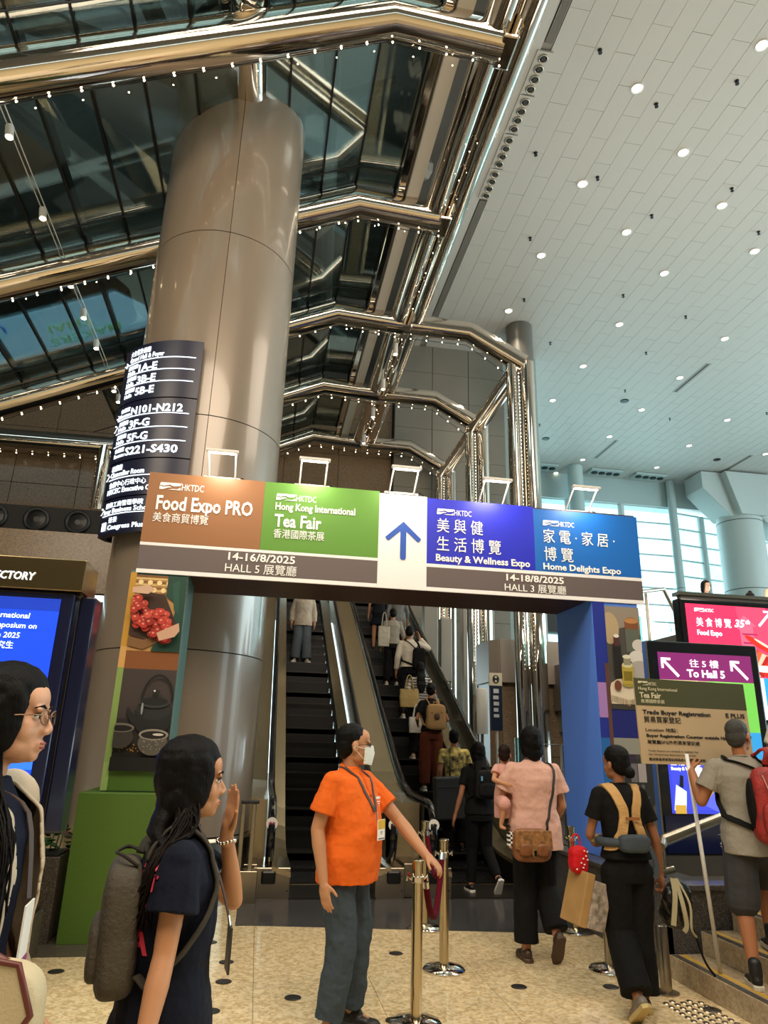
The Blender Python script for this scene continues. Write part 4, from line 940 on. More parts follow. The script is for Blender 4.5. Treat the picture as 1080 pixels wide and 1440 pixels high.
# slim white columns at the far ceiling edge and the grey one behind the posts
def slimcol(x, y, r_, z0, lb, m_=wl):
    t = thing('round_column', lb, 'column', (x, y, z0)); build('shaft', B().lathe([(r_, z0), (r_, 8.0), (r_, H-.02)], (x, y, 0), 24), m_, t, auto=40)
    build('shaft_ring', B().lathe([(r_+.004, 9.0), (r_+.004, 9.02)], (x, y, 0), 24), seam, t)
slimcol(7.28, 18.7, .42, 0, 'round grey column behind the nearest chrome post', mat('column_grey', '#6e6b66', .35, .3))
slimcol(13.95, 29.3, .36, 2.4, 'slim pale column at the left of the far windows')
slimcol(19.3, 30.0, .2, 2.4, 'thin pale column in the middle of the far windows'); 
# big splayed column
t = thing('splayed_column', 'thick white round column with splayed arms under the ceiling', 'column', (22.1, 29, 2.4))
cw = mat('column_white', '#a9b0ad', .45)
build('shaft', B().lathe([(1.02, 2.45), (1.02, 12.6)], (22.1, 29, 0), 32), cw, t, auto=40)
for z in (5.4, 8.8, 12.1): build('shaft_ring', B().lathe([(1.028, z), (1.028, z+.03)], (22.1, 29, 0), 32), seam, t)
build('capital', B().prism([(21.2, 28.3, 12.3), (19.9, 28.3, 13.6), (19.9, 28.3, 14.45), (24.6, 28.3, 14.45), (24.6, 28.3, 13.6), (23.1, 28.3, 12.3)], (0, 1.4, 0)), cw, t, bevel=.03)
build('capital_front', B().prism([(21.5, 27.9, 12.3), (20.9, 27.9, 14.4), (23.3, 27.9, 14.4), (22.8, 27.9, 12.3)], (0, 2.0, 0)), cw, t, bevel=.03)
build('brace_arm', B().prism([(23.1, 28.5, 12.3), (25.2, 28.5, 10.2), (26.0, 28.5, 10.2), (26.0, 28.5, 13.9), (23.6, 28.5, 14.3)], (0, 1, 0)), cw, t, bevel=.03)
# ------------------------------------------------------------------ left directory kiosk
k = thing('directory_kiosk', 'navy digital directory kiosk with bronze header left of the column', 'kiosk', (-1.9, 5.3, 0))
ybz = mat('header_bronze', '#8c7a58', .25, 1, bump=.05, bscale=40, stretch=(.1, 1, 1)); nv = mat('kiosk_dark_navy', '#0b1030', .25, coat=.4)
build('kiosk_body', B().bb(-2.6, -1.385, 5.3, 5.48, .94, 2.53), nv, k, bevel=.015)
build('side_wing', B().bb(-1.37, -1.26, 5.40, 5.62, .93, 2.53), nv, k, bevel=.015)
build('header', B().bb(-2.62, -1.33, 5.26, 5.66, 2.535, 2.77), ybz, k, bevel=.008)
build('plinth', B().bb(-2.5, -1.45, 5.34, 5.6, 0, .95), dark, k)
art('screen', (-2.56, 5.294, 1.2), U, W, 1.09, 1.28, [('r', 0, 0, 1, 1, '#0a3fd8'), ('r', 0, .93, 1, 1, '#062fa0'), ('r', 0, .48, 1, .56, '#2a6ee8'), ('r', 0, .30, 1, .47, '#0c48e0'), ('r', 0, .10, 1, .16, '#2a6ee8')], k, emit=.95)
def DT(s, x, z, size, width=None, m_=None, **kw): text(s, size, (x, 5.285, z), U, W, m_ or lit, k, width=width, **kw)
text('DIRECTORY', .078, (-1.66, 5.252, 2.60), U, W, lit, k, bold=.001, align='RIGHT', shear=.15, width=.38)
DT('2025 International', -1.86, 2.33, .055, shear=.1, align='CENTER'); DT('Integrative Symposium on', -1.60, 2.26, .055, shear=.1, align='RIGHT'); DT('Medicine 2025', -1.70, 2.19, .055, shear=.1, align='RIGHT'); DT('醫學國際研究生', -1.73, 2.12, .055, align='RIGHT')
DT('12:00 - 17:00', -1.50, 1.90, .03, align='RIGHT'); DT('Opening of', -1.66, 1.80, .055, shear=.1, align='RIGHT'); DT('12:00', -1.62, 1.35, .03, align='RIGHT')
# planter boxes with foliage
leafm = mat('leaf_green', '#2f5a2a', .4, vary=.4, vscale=9); stonep = speckle('planter_stone', '#4a4238', '#2a241d', '#7a6f60', 160, .4, .6)
def planter(x0, x1, y0, y1, z, label, n, seed, hh=.28):
    t = thing('planter', label, 'planter', ((x0+x1)/2, (y0+y1)/2, 0)); build('box', B().bb(x0, x1, y0, y1, 0, z), stonep, t, bevel=.008)
    rnd = random.Random(seed); build('soil', B().bb(x0+.02, x1-.02, y0+.02, y1-.02, z-.01, z+.015), dark, t)
    for i in range(n):
        c = V((rnd.uniform(x0, x1), rnd.uniform(y0, y1), z+rnd.uniform(.02, hh))); a = rnd.uniform(0, 2*PI); L = rnd.uniform(.06, .13); w = L*.38
        d = V((math.cos(a), math.sin(a), rnd.uniform(-.5, .7))).normalized(); s_ = d.cross(V((0, 0, 1))).normalized()*w; up = s_.cross(d).normalized()*.012
        b = B(); b.add([c, c+d*L*.4+s_+up, c+d*L, c+d*L*.4-s_+up, c+d*L*.45-up], [(0, 1, 4), (1, 2, 4), (2, 3, 4), (3, 0, 4)]); build('leaf', b, leafm, t)
    for i in range(8): 
        x, y = rnd.uniform(x0+.05, x1-.05), rnd.uniform(y0+.05, y1-.05); build('stem', B().tube([(x, y, z), (x+.02, y, z+hh*.7)], .006, 5), leafm, t)
planter(-2.3, -1.5, 6.6, 7.0, .62, 'stone planter with leafy plants under the directory kiosk', 70, 4, .22)
planter(-1.95, -1.5, 5.9, 6.35, .30, 'low dark planter with leaves in front of the taller one', 40, 9, .2)
planter(-.62, -.2, 9.7, 10.4, .85, 'dark planter with leaves between the column and the left escalator', 60, 5, .35)
b = B(); b.prism([(-2.4, 6.25, -.01), (-.82, 6.25, -.01), (-.82, 7.0, -.01), (-2.4, 7.0, -.01)], (0, 0, .012)); struct('trim_10', b, stonep)
# poster stand left
t = thing('poster_stand', 'small white poster stand half hidden behind the woman with glasses', 'stand', (-1.32, 4.6, 0)); build('board', B().bb(-1.52, -1.22, 4.6, 4.62, .05, .62), sw, t, bevel=.004); build('print_strip', B().bb(-1.5, -1.24, 4.594, 4.6, .12, .24), mat('strip_purple', '#8a3a78', .5), t)
# steel guide posts left of the escalator
t = thing('guide_rail', 'pair of slim steel guard posts beside the left escalator newel', 'rail', (-.08, 8.1, 0))
for x in (-.09, .02): build('post', B().bb(x-.022, x+.022, 8.05, 8.1, .30, .93), steel, t, bevel=.006)
build('cap', B().bb(-.12, .07, 8.03, 8.12, .93, .96), dark, t, bevel=.006); build('foot', B().bb(-.14, .10, 8.0, 8.2, 0, .30), steel, t, bevel=.006)

# ------------------------------------------------------------------ rope barrier posts
velvet = mat('rope_velvet', '#4e0716', .9, spec=.1, bump=.5, bscale=90)
def stanchion(x, y, h, label, ring=True):
    t = thing('rope_post', label, 'stanchion', (x, y, 0), group='polished rope posts before the escalators')
    build('base', B().lathe([(.155, 0), (.155, .012), (.14, .028), (.06, .045), (.034, .05)], (x, y, 0), 32), chrome_s, t, auto=40)
    build('pole', B().lathe([(.034, .04), (.034, h), (.038, h+.002), (.038, h+.014), (.03, h+.02), (.001, h+.02)], (x, y, 0), 24), brass if h > .8 else steel, t, auto=40)
    build('collar', B().lathe([(.034, h-.11), (.042, h-.105), (.042, h-.075), (.034, h-.07)], (x, y, 0), 20, cap=False), chrome_s, t)
    for s_ in (-1, 1): build('hook', B().tube([(x+s_*.04, y, h-.09), (x+s_*.062, y, h-.07), (x+s_*.066, y, h-.10)], .006, 6), chrome_s, t)
    return t
stanchion(1.04, 4.72, .86, 'nearest polished rope post, under the hand of the man in orange')
stanchion(1.47, 5.74, .86, 'polished rope post in the middle, both rope loops end on it')
stanchion(1.60, 6.95, .87, 'farthest polished rope post, on the dark granite plate')
stanchion(2.95, 6.75, .86, 'polished rope post by the portal right leg, right of the woman in pink')
stanchion(2.72, 5.65, .55, 'low steel post behind the black-trousered woman')
def rope(a, b_, sag, label):
    a, b_ = V(a), V(b_); pts = []
    for i in range(17):
        q = i/16; p = a+(b_-a)*q; pts.append(p-V((0, 0, sag*4*q*(1-q))))
    t = thing('barrier_rope', label, 'rope', (a+b_)/2-V((0, 0, sag)), group=None)
    build('cord', B().tube(pts, .021, 10), velvet, t, auto=40)
    for p, q in ((pts[0], pts[1]), (pts[-1], pts[-2])): build('end_clip', B().tube([p, p+(q-p)*.6], .024, 10), chrome_s, t)
rope((1.10, 4.75, .76), (1.44, 5.68, .78), .30, 'longer dark red velvet rope hanging from the near post to the middle post')
rope((1.60, 6.88, .80), (1.49, 5.82, .78), .26, 'shorter dark red velvet rope hanging from the far post to the middle post')
# ------------------------------------------------------------------ figure builder
skin_mats = {}
def skin(tone): return mat('skin_%s' % tone.strip('#'), tone, .5, spec=.4, bump=.04, bscale=220)
def hairm(c='#0e0b0a'): return mat('hair_%s' % c.strip('#'), tuple(q*.45 for q in lin(c)), .55, spec=.14, bump=.4, bscale=55, stretch=(6, 6, .5))
def cloth(c, rough=.85, bump=.25, bs=60): return mat('cloth_%s' % c.strip('#'), c, rough, spec=.2, bump=bump, bscale=bs)
def cap(b, p, q, r0, r1, n=12, flat=None):
    p, q = V(p), V(q)
    if (q-p).length > 1e-4: b.tube([p, q], [r0, r1], n)
    b.ell(p, r0, nu=12, nv=8); b.ell(q, r1, nu=12, nv=8)
def limb(b, pts, rs):
    for i in range(len(pts)-1): cap(b, pts[i], pts[i+1], rs[i], rs[i+1])
def frame3(x, y, z): return Matrix((x, y, z)).transposed()
def hand(b, w, d, pn, ts, curl=.35, s=1, spread=.0, thumb=.6, fcurl=None):
    d = V(d).normalized(); pn = V(pn); pn = (pn-d*pn.dot(d)).normalized(); ts = V(ts); ts = (ts-d*ts.dot(d)-pn*ts.dot(pn)).normalized(); w = V(w)
    b.ell(w+d*.048*s, (.038*s, .052*s, .017*s), frame3(ts, d, pn), e=.85); cap(b, w-d*.02*s, w+d*.03*s, .024*s, .026*s)
    for i, (o_, L) in enumerate(((.029, .070), (.010, .080), (-.009, .074), (-.027, .058))):
        p = w+d*(.088-abs(o_)*.25)*s+ts*o_*s; c = (fcurl[i] if fcurl else curl); dd = (d+ts*spread*(1.5-i)*.5).normalized(); ax = ts; a = c*.4
        for k, (f, r) in enumerate(((.46, .0088), (.30, .0080), (.24, .0072))):
            v_ = dd*math.cos(a)+pn*math.sin(a); q = p+v_*L*f*s; cap(b, p, q, r*s, r*s*.93, 8); p = q; a += c
    p = w+d*.028*s+ts*.028*s; v_ = (ts*thumb+d*.75+pn*.35).normalized(); q = p+v_*.042*s; cap(b, p, q, .0125*s, .0105*s, 8)
    v2 = (v_+d*.5).normalized(); cap(b, q, q+v2*.032*s, .0103*s, .0085*s, 8)
def head_prims(b, c, R, s, female):
    A = lambda x, y, z: V(c)+R @ (V((x, y, z))*s)
    E = lambda x, y, z, r: b.ell(A(x, y, z), tuple(q*s for q in r), R)
    E(0, -.012, .035, (.074, .094, .086)); E(0, .022, -.025, (.063, .066, .085)); E(0, .034, -.065, (.047, .050, .045)); E(0, .062 if female else .061, -.090 if female else -.095, (.022, .019, .018))
    E(0, .055, .045, (.056, .036, .045))
    for sx in (-1, 1):
        E(sx*.034, .050, -.030, (.028, .026, .034)); E(sx*.022, .0795 if female else .082, .018, (.028, .010, .011)); E(sx*.011, .092, -.036, (.010, .010, .008))
        E(sx*.076, -.004, -.012, (.008, .019, .031)); E(sx*.038, .018, -.066, (.022, .042, .028))
    k = .0078 if female else .0098; nt = .1015 if female else .107
    cap(b, A(0, .084, .006), A(0, nt, -.029), .0075*s, k*s*1.1, 8); E(0, nt-.006, -.035, (.0095, .010, .008))
    E(0, .081, -.064, (.023, .013, .0080)); E(0, .079, -.074, (.019, .012, .0080))
def torso_rings(b, z2c, rows, tw0, tw1, sup=.9, n=28):
    rings = []; zs = [r[0] for r in rows]
    for (z, rx, ry, cy) in rows:
        f = max(0, min(1, (z-.9)/.5)); a = tw0+(tw1-tw0)*f; c = z2c(z); R = Matrix.Rotation(a, 3, 'Z'); cc = V((c.x, c.y, c.z))+R @ V((0, cy*SCL[0], 0))
        rings.append(b.ring(cc, rx*SCL[0], ry*SCL[0], n, tilt=R, sup=sup))
    b.loft(rings)
SCL = [1]
def person(label, loc, rz, H, tone='#b9825e', pose=None, top=None, bottom=None, shoes=None, hair=None, head=(0, 0, 0), female=False, voxel=.008, face=False, width=1.0, group=None, detail=True, seed=0, belly=0, hs=1):
    s = H/1.70; SCL[0] = s; t = thing('person', label, 'person', (0, 0, 0), loc, rz, group); P = dict(
        hip=(0, 0, .90), sh=(0, 0, 1.385), shw=.165 if female else .18, tw=0, twh=0,
        el_l=(-.24, -.03, 1.11), wr_l=(-.25, .05, .86), el_r=(.24, -.03, 1.11), wr_r=(.25, .05, .86),
        kn_l=(-.10, .02, .48), an_l=(-.11, 0, .085), kn_r=(.10, .02, .48), an_r=(.11, 0, .085),
        toe_l=0, toe_r=0, fp_l=0, fp_r=0, hd_l=None, hd_r=None, pn_l=(1, 0, 0), pn_r=(-1, 0, 0), ts_l=(0, 1, 0), ts_r=(0, 1, 0), curl_l=.35, curl_r=.35, neck=(0, .0, 0), fc_l=None, fc_r=None)
    P.update(pose or {}); G = lambda k: V(P[k])*s
    hip, shc = G('hip'), G('sh'); tw, twh = P['tw'], P['twh']; Rt = Matrix.Rotation(tw, 3, 'Z'); Rh = Matrix.Rotation(twh, 3, 'Z'); w_ = P['shw']*s*width
    shl, shr = shc+Rt @ V((-w_, 0, 0)), shc+Rt @ V((w_, 0, 0)); hl, hr = hip+Rh @ V((-.085*s, 0, -.02)), hip+Rh @ V((.085*s, 0, -.02))
    def z2c(z):
        f = (z*s-hip.z)/(shc.z-hip.z); c = hip.lerp(shc, f) if f > 0 else hip+V((0, 0, z*s-hip.z)); c.z = z*s+(hip.z-.9*s)*(1-max(0, min(1, f)))+(shc.z-1.385*s)*max(0, min(1, f)); return c
    nb = z2c(1.43); hc = nb+V((0, .018*s, .150*s))+G('neck')
    yaw, pit, rol = head; R = Matrix.Rotation(yaw, 3, 'Z') @ Matrix.Rotation(pit, 3, 'X') @ Matrix.Rotation(rol, 3, 'Y')
    # body: one continuous skin
    b = B(); fr = (.86 if female else 1)
    torso_rings(b, z2c, [(.84, .13, .10, -.01), (.92, .155, .11, -.01), (1.05, .12*width, .092, 0), (1.2, .135*width, .10, .005), (1.32, .15*width, .095, 0), (1.39, .13*width, .07, 0), (1.44, .055, .05, 0)], twh, tw)
    cap(b, nb-V((0, 0, .03*s)), hc+R @ V((0, -.02*s, -.06*s)), .052*s*fr, .050*s*fr)
    head_prims(b, hc, R, s*hs, female)
    ar = (.052, .043, .033, .028) if not female else (.040, .033, .026, .020)
    for sd, sh_ in (('l', shl), ('r', shr)):
        e, w = G('el_'+sd), G('wr_'+sd)
        limb(b, [sh_-V((0, 0, .02*s)), e, e.lerp(w, .3), w], [ar[0]*s, ar[1]*s*.95, ar[1]*s, ar[3]*s]); cap(b, sh_-V((0, 0, .01*s)), nb-V((0, 0, .06*s)), .045*s, .05*s)
        hd = P['hd_'+sd]; hd = V(hd) if hd else (w-e)
        hand(b, w, hd, P['pn_'+sd], P['ts_'+sd], P['curl_'+sd], s*(.93 if female else 1), fcurl=P['fc_'+sd])
    lr = (.085, .055, .058, .036)
    for sd, h_ in (('l', hl), ('r', hr)):
        k_, a_ = G('kn_'+sd), G('an_'+sd); limb(b, [h_, k_, k_.lerp(a_, .3), a_], [q*s*.95 for q in lr]); 
        th = P['toe_'+sd]; fd = Matrix.Rotation(th, 3, 'Z') @ V((0, math.cos(P['fp_'+sd]), -math.sin(P['fp_'+sd]))); cap(b, a_-V((0, 0, .03*s)), a_-V((0, 0, .045*s))+fd*.1*s, .03*s, .026*s)
    blob('body', b, skin(tone), t, voxel, 5 if face and voxel < .006 else 3)
    out = dict(t=t, hc=hc, R=R, s=s, nb=nb, z2c=z2c, shl=shl, shr=shr, hip=hip, tw=tw, G=G)
    A = lambda x, y, z: hc+R @ (V((x, y, z))*s)
    if face:
        for sx in (-1, 1):
            eb = build('eye', B().ell(A(sx*.030, .0735, .000), (.0135*s, .010*s, .0068*s), R, 12, 8), mat('eye_white', '#cfc8c0', .3), t, smooth=True)
            build('iris', B().ell(A(sx*.032, .0825, .000), (.0052*s, .002*s, .0056*s), R, 10, 6), mat('eye_iris', '#120c08', .2), eb, smooth=True)
            build('eyelid', B().tube([A(sx*.016, .081, .003), A(sx*.03, .0855, .0085), A(sx*.046, .074, .003)], .0022*s, 6), mat('lash', '#1a100c', .6), t, smooth=True)
            build('eyebrow', B().tube([A(sx*.012, .0905, .020), A(sx*.03, .0895, .0265), A(sx*.05, .074, .021)], [.002*s, .0032*s, .0016*s], 6), hairm(), t, smooth=True)
        build('lips', B().ell(A(0, .0885, -.0635), (.019*s, .0062*s, .0042*s), R, 12, 6).ell(A(0, .0865, -.0725), (.016*s, .0062*s, .0048*s), R, 12, 6), mat('lip_%d' % female, '#9a4a40' if female else '#8a5546', .4), t, smooth=True)
    if top:
        b = B(); ft = top.get('fit', .012); hem = top.get('hem', .82); fl = top.get('flare', 0); bl = belly
        rows = [(hem, .172+ft+fl, .132+ft+fl*.6, bl*.3-.004), (.95, .164*width+ft+fl*.6, .122+ft+bl*.5, bl*.6), (1.07, .138*width+ft+fl*.4, .103+ft+bl, bl), (1.2, .150*width+ft, .108+ft+bl*.5, .005+bl*.4), (1.31, .166*width+ft, .103+ft, .003), (1.385, .150*width+ft, .080+ft*.8, 0), (1.425, .098, .066, 0), (1.452, .064, .056, .004)]
        if hem > .94: rows = [rows[0]]+[r for r in rows[1:] if r[0] > hem+.03]
        torso_rings(b, z2c, rows, twh, tw)
        sl_ = top.get('sleeve', .55)
        for sd, sh_ in (('l', shl), ('r', shr)):
            e, w = G('el_'+sd), G('wr_'+sd); sw_ = top.get('sw', .062)*s
            sh2 = sh_-V((0, 0, .018*s)); cap(b, sh2, nb-V((0, 0, .05*s)), .058*s, .05*s)
            if sl_ <= 1: q = sh2.lerp(e, sl_); b.tube([sh2, q], [.060*s, sw_], 14); b.ell(sh2, .060*s)
            else: q = e.lerp(w, sl_-1); limb(b, [sh2, e], [.060*s, sw_*.85]); b.tube([e, q], [sw_*.85, sw_*.62], 14)
        o = out['top'] = blob('top' if 'name' not in top else top['name'], b, cloth(top['c'], bump=top.get('bump', .25)) if 'm' not in top else top['m'], t, voxel, 2, disp=top.get('disp', .014), dsize=.10)
        if top.get('collar'): build('collar', B().tube([nb+V((math.cos(a)*.066*s, math.sin(a)*.058*s+.004, (.005-.022*math.sin(a))*s)) for a in [2*PI*i/18 for i in range(18)]], .013*s, 8, closed=True, flat=1.6), cloth(top['c']), t, smooth=True)
        else: build('neckband', B().tube([nb+V((math.cos(a)*.064*s, math.sin(a)*.056*s+.004, (.008-.012*math.sin(a))*s)) for a in [2*PI*i/18 for i in range(18)]], .007*s, 6, closed=True), cloth(top['c']) if 'm' not in top else top['m'], t, smooth=True)
    if bottom:
        b = B(); kd = bottom.get('kind', 'trousers'); c = bottom['c']; wth, wk, wh = bottom.get('w', (.098, .082, .075))
        wz = bottom.get('waist', 1.0)
        torso_rings(b, z2c, [(wz, .138*width, .106, 0), (.93, .157, .114, -.008), (.86, .162, .119, -.012), (.80, .158, .112, -.01)], twh, twh)
        if kd == 'skirt':
            b.loft([b.ring(hip+V((0, 0, -.1*s)), .17*s, .12*s, 24), b.ring(V((0, 0, bottom['hem']*s)), wh*s, wh*.75*s, 24)])
        else:
            for sd, h_ in (('l', hl), ('r', hr)):
                k_, a_ = G('kn_'+sd), G('an_'+sd); h2 = h_-V((0, 0, .03*s))
                if kd == 'shorts': limb(b, [h2, k_.lerp(h2, .0)+V((0, 0, .02*s))], [wth*s, wk*s*1.15])
                else:
                    e_ = k_.lerp(a_, bottom.get('len', .93)); limb(b, [h2, k_], [wth*s, wk*s]); b.tube([k_, k_.lerp(e_, .5), e_], [wk*s, (wk+wh)/2*s, wh*s], 16); b.ell(k_, wk*s)
        blob(bottom.get('name', kd), b, cloth(c, bump=bottom.get('bump', .25)) if 'm' not in bottom else bottom['m'], t, voxel, 2, disp=bottom.get('disp', .012), dsize=.09)
    if shoes:
        for sd in ('l', 'r'):
            a_ = G('an_'+sd); th, fp = P['toe_'+sd], P['fp_'+sd]; Rf = Matrix.Rotation(th, 3, 'Z') @ Matrix.Rotation(-fp, 3, 'X')
            F = lambda x, y, z: a_+Rf @ (V((x, y, z))*s)
            b = B(); b.ell(F(0, -.015, -.035), (.036*s, .05*s, .042*s), Rf, e=.9); b.ell(F(0, .06, -.048), (.041*s, .075*s, .030*s), Rf, e=.9); b.ell(F(0, .125, -.056), (.042*s, .06*s, .024*s), Rf, e=.9); b.ell(F(0, .02, -.02), (.034*s, .06*s, .045*s), Rf)
            if shoes.get('high'): cap(b, F(0, -.015, 0), F(0, -.01, .06), .042*s, .042*s)
            o = blob('shoe', b, mat('shoe_%s' % shoes['c'].strip('#'), shoes['c'], .5, bump=.2, bscale=80), t, .006, 1)
            pts = [(0, -.07), (.032, -.055), (.034, 0), (.042, .08), (.044, .13), (.03, .175), (0, .19), (-.03, .175), (-.044, .13), (-.042, .08), (-.034, 0), (-.032, -.055)]
            b = B(); b.loft([[F(x*k, y*k+(1-k)*.05, z) for x, y in pts] for z, k in ((-.085, .98), (-.082, 1.03), (-.062, 1.03), (-.055, .98))]); build('sole', b, mat('sole_%s' % shoes['sole'].strip('#'), shoes['sole'], .6), o, smooth=False)
    if hair:
        s = s*hs; b = B(); st_ = hair['style']; hm = hairm(hair.get('c', '#0e0b0a')); E = lambda x, y, z, r: b.ell(A(x, y, z), tuple(q*s for q in r), R)
        th = hair.get('th', 0)
        E(0, -.020, .050, (.083+th, .098+th, .088+th)); E(0, -.050, .005, (.079+th, .067+th, .082+th))
        if st_ in ('short', 'crop'): E(0, -.058, -.03, (.066, .048, .05)); 
        if st_ == 'crop': b = B(); E(0, -.022, .048, (.0775, .094, .082)); E(0, -.052, .0, (.0735, .060, .072)); E(0, -.062, -.032, (.060, .040, .045))
        if st_ in ('bob', 'long'):
            for sx in (-1, 1): E(sx*.066, -.005, -.01, (.024, .060, .085)); E(sx*.060, -.030, -.055, (.030, .055, .06))
            E(0, -.062, -.06, (.075, .045, .085)); E(0, -.008, .060, (.081, .094, .083))
            for sx in (-1, 1): E(sx*.066, .020, .025, (.018, .042, .062))
        if st_ == 'bun': E(0, -.055, -.03, (.062, .05, .05)); E(*hair.get('bun', (0, -.125, .0)), (.045, .04, .042)); E(0, -.010, .058, (.080, .094, .082))
        if st_ == 'long':
            L = hair.get('len', .35); pth = hair.get('path')
            base = hc+R @ V((0, -.06*s, -.05*s))
            if pth: pts = [base]+[V(p)*s for p in pth]
            else: pts = [base, nb+V((0, -.085*s, -.02*s)), nb+V((0, -.125*s, -.14*s)), nb+V((0, -.12*s, -L*s))]
            n = len(pts); wd = hair.get('w', [.075, .08, .09, .05]); rings = []
            fine = [];
            for i in range(n-1):
                for q in range(5): fine.append((pts[i].lerp(pts[i+1], q/5), wd[i]+(wd[min(i+1, len(wd)-1)]-wd[i])*q/5))
            fine.append((pts[-1], wd[min(n-1, len(wd)-1)]*.7))
            for p, w__ in fine: rings.append(b.ring(p, w__*s, .036*s, 18, tilt=Matrix.Rotation(hair.get('tw', tw), 3, 'Z')))
            b.loft(rings)
        o = blob('hair', b, hm, t, min(voxel, .006), 2, disp=.006, dsize=.03)
    return out

def glasses(o, c='#1c1412', full=True):
    hc, R, s, t = o['hc'], o['R'], o['s'], o['t']; A = lambda x, y, z: hc+R @ (V((x, y, z))*s); m_ = mat('glasses_%s' % c.strip('#'), c, .3, .6); b = B()
    for sx in (-1, 1):
        ring = [A(sx*.032+math.cos(a)*.024, .100-abs(math.cos(a))*.003-.004*(1 if math.cos(a)*sx > 0 else 0), -.002+math.sin(a)*.018) for a in [2*PI*i/16 for i in range(16)]]
        b.tube(ring, .0016*s, 6, closed=True); b.tube([A(sx*.057, .094, .004), A(sx*.079, .05, .004), A(sx*.080, -.005, .0), A(sx*.079, -.02, -.012)], .0018*s, 6)
    b.tube([A(-.008, .104, .002), A(.008, .104, .002)], .0016*s, 6); o_ = build('glasses', b, m_, t, smooth=True)
    for sx in (-1, 1): build('lens', B().lathe([(.022*s, 0), (.001, .0005)], (0, 0, 0), 14, cap=False).xf(Matrix.Translation(A(sx*.032, .099, -.002)) @ R.to_4x4() @ Matrix.Rotation(PI/2, 4, 'X') @ Matrix.Diagonal((1, .78, 1, 1))), glass('lens_glass', '#e8e8e8', .12), o_)

def backpack(label, o, c, size=(.30, .42, .15), base=(0, -.2, 1.0), strap='#20201e', rz=0, pocket=True, cat='backpack', strap_c=None, face_pack=False, m=None, loc=None, rot=None, group=None, tilt=0, straps=True):
    """rounded pack on a figure's back; base = centre of the pack's lower edge in the figure's frame"""
    t0 = o['t']; s = o['s']; t = thing('backpack', label, cat, base, t0.location, t0.rotation_euler.z, group); w, h, d = size; bx, by, bz = base
    Rr = Matrix.Rotation(rz, 3, 'Z') @ Matrix.Rotation(tilt, 3, 'X'); Q = lambda x, y, z: V(base)+Rr @ V((x, y, z)); m_ = m or cloth(c, .7, .5, 90)
    b = B(); b.ell(Q(0, -d/2, h*.46), (w/2, d/2, h*.48), Rr, 20, 14, e=.45); b.ell(Q(0, -d*.45, h*.25), (w*.52, d*.52, h*.27), Rr, 20, 12, e=.5)
    blob('bag_body', b, m_, t, .008, 2, disp=.012, dsize=.12)
    if pocket: b = B(); b.ell(Q(0, -d*1.0, h*.30), (w*.40, d*.22, h*.22), Rr, 18, 10, e=.5); blob('front_pocket', b, m_, t, .008, 1, disp=.006)
    zp = mat('zip_dark', '#0c0c0c', .5); arc = [Q(math.cos(a)*w*.44, -d*.85, h*.5+math.sin(a)*h*.38) for a in [PI*i/12 for i in range(13)]]
    build('zip', B().tube(arc, .004, 6), zp, t, smooth=True); build('top_handle', B().tube([Q(-.03, 0, h*.93), Q(-.02, .0, h*1.02), Q(.02, 0, h*1.02), Q(.03, 0, h*.93)], .008, 8), cloth(strap), t, smooth=True)
    if straps:
        for sx, sh_ in ((-1, o['shl']), (1, o['shr'])):
            p = sh_.lerp(o['nb'], .42); Rt = Matrix.Rotation(o['tw'], 3, 'Z')
            pts = [Q(sx*w*.25, .01, h*.92), p+Rt @ V((0, -.075*s, .035*s)), p+V((0, 0, .068*s)), p+Rt @ V((0, .07*s, .0)), p+Rt @ V((sx*.02, .10*s, -.12*s)), p+Rt @ V((sx*.07, .05*s, -.24*s)), p+Rt @ V((sx*.10, -.04*s, -.33*s)), Q(sx*w*.42, .0, h*.15)]
            pts = smooth_path(pts, 5)
            if 'top' in o: pts = hug(pts, bvh(o['top']), .007, .09)
            build('strap', B().tube(pts, .024, 8, flat=.28), cloth(strap_c or strap), t, smooth=True)
    return t, Q
def smooth_path(pts, k=4):
    pts = [V(p) for p in pts]; out = []
    for i in range(len(pts)-1):
        p0, p1, p2, p3 = pts[max(i-1, 0)], pts[i], pts[i+1], pts[min(i+2, len(pts)-1)]
        for j in range(k):
            u = j/k; out.append(.5*((2*p1)+(-p0+p2)*u+(2*p0-5*p1+4*p2-p3)*u*u+(-p0+3*p1-3*p2+p3)*u**3))
    return out+[pts[-1]]
def ribbon(b, pts, w, th, nrm):
    """flat strap following points; nrm gives the outward normal per point (or one)"""
    pts = [V(p) for p in pts]; rings = []
    for i, p in enumerate(pts):
        d = (pts[min(i+1, len(pts)-1)]-pts[max(i-1, 0)]).normalized(); n = V(nrm[i] if isinstance(nrm, list) else nrm); n = (n-d*n.dot(d)).normalized(); x = d.cross(n)
        rings.append([p+x*w/2-n*th/2, p+x*w/2+n*th/2, p-x*w/2+n*th/2, p-x*w/2-n*th/2])
    return b.loft(rings)
# ------------------------------------------------------------------ the people
def wpos(o, p): return o['t'].location+Matrix.Rotation(o['t'].rotation_euler.z, 3, 'Z') @ V(p)
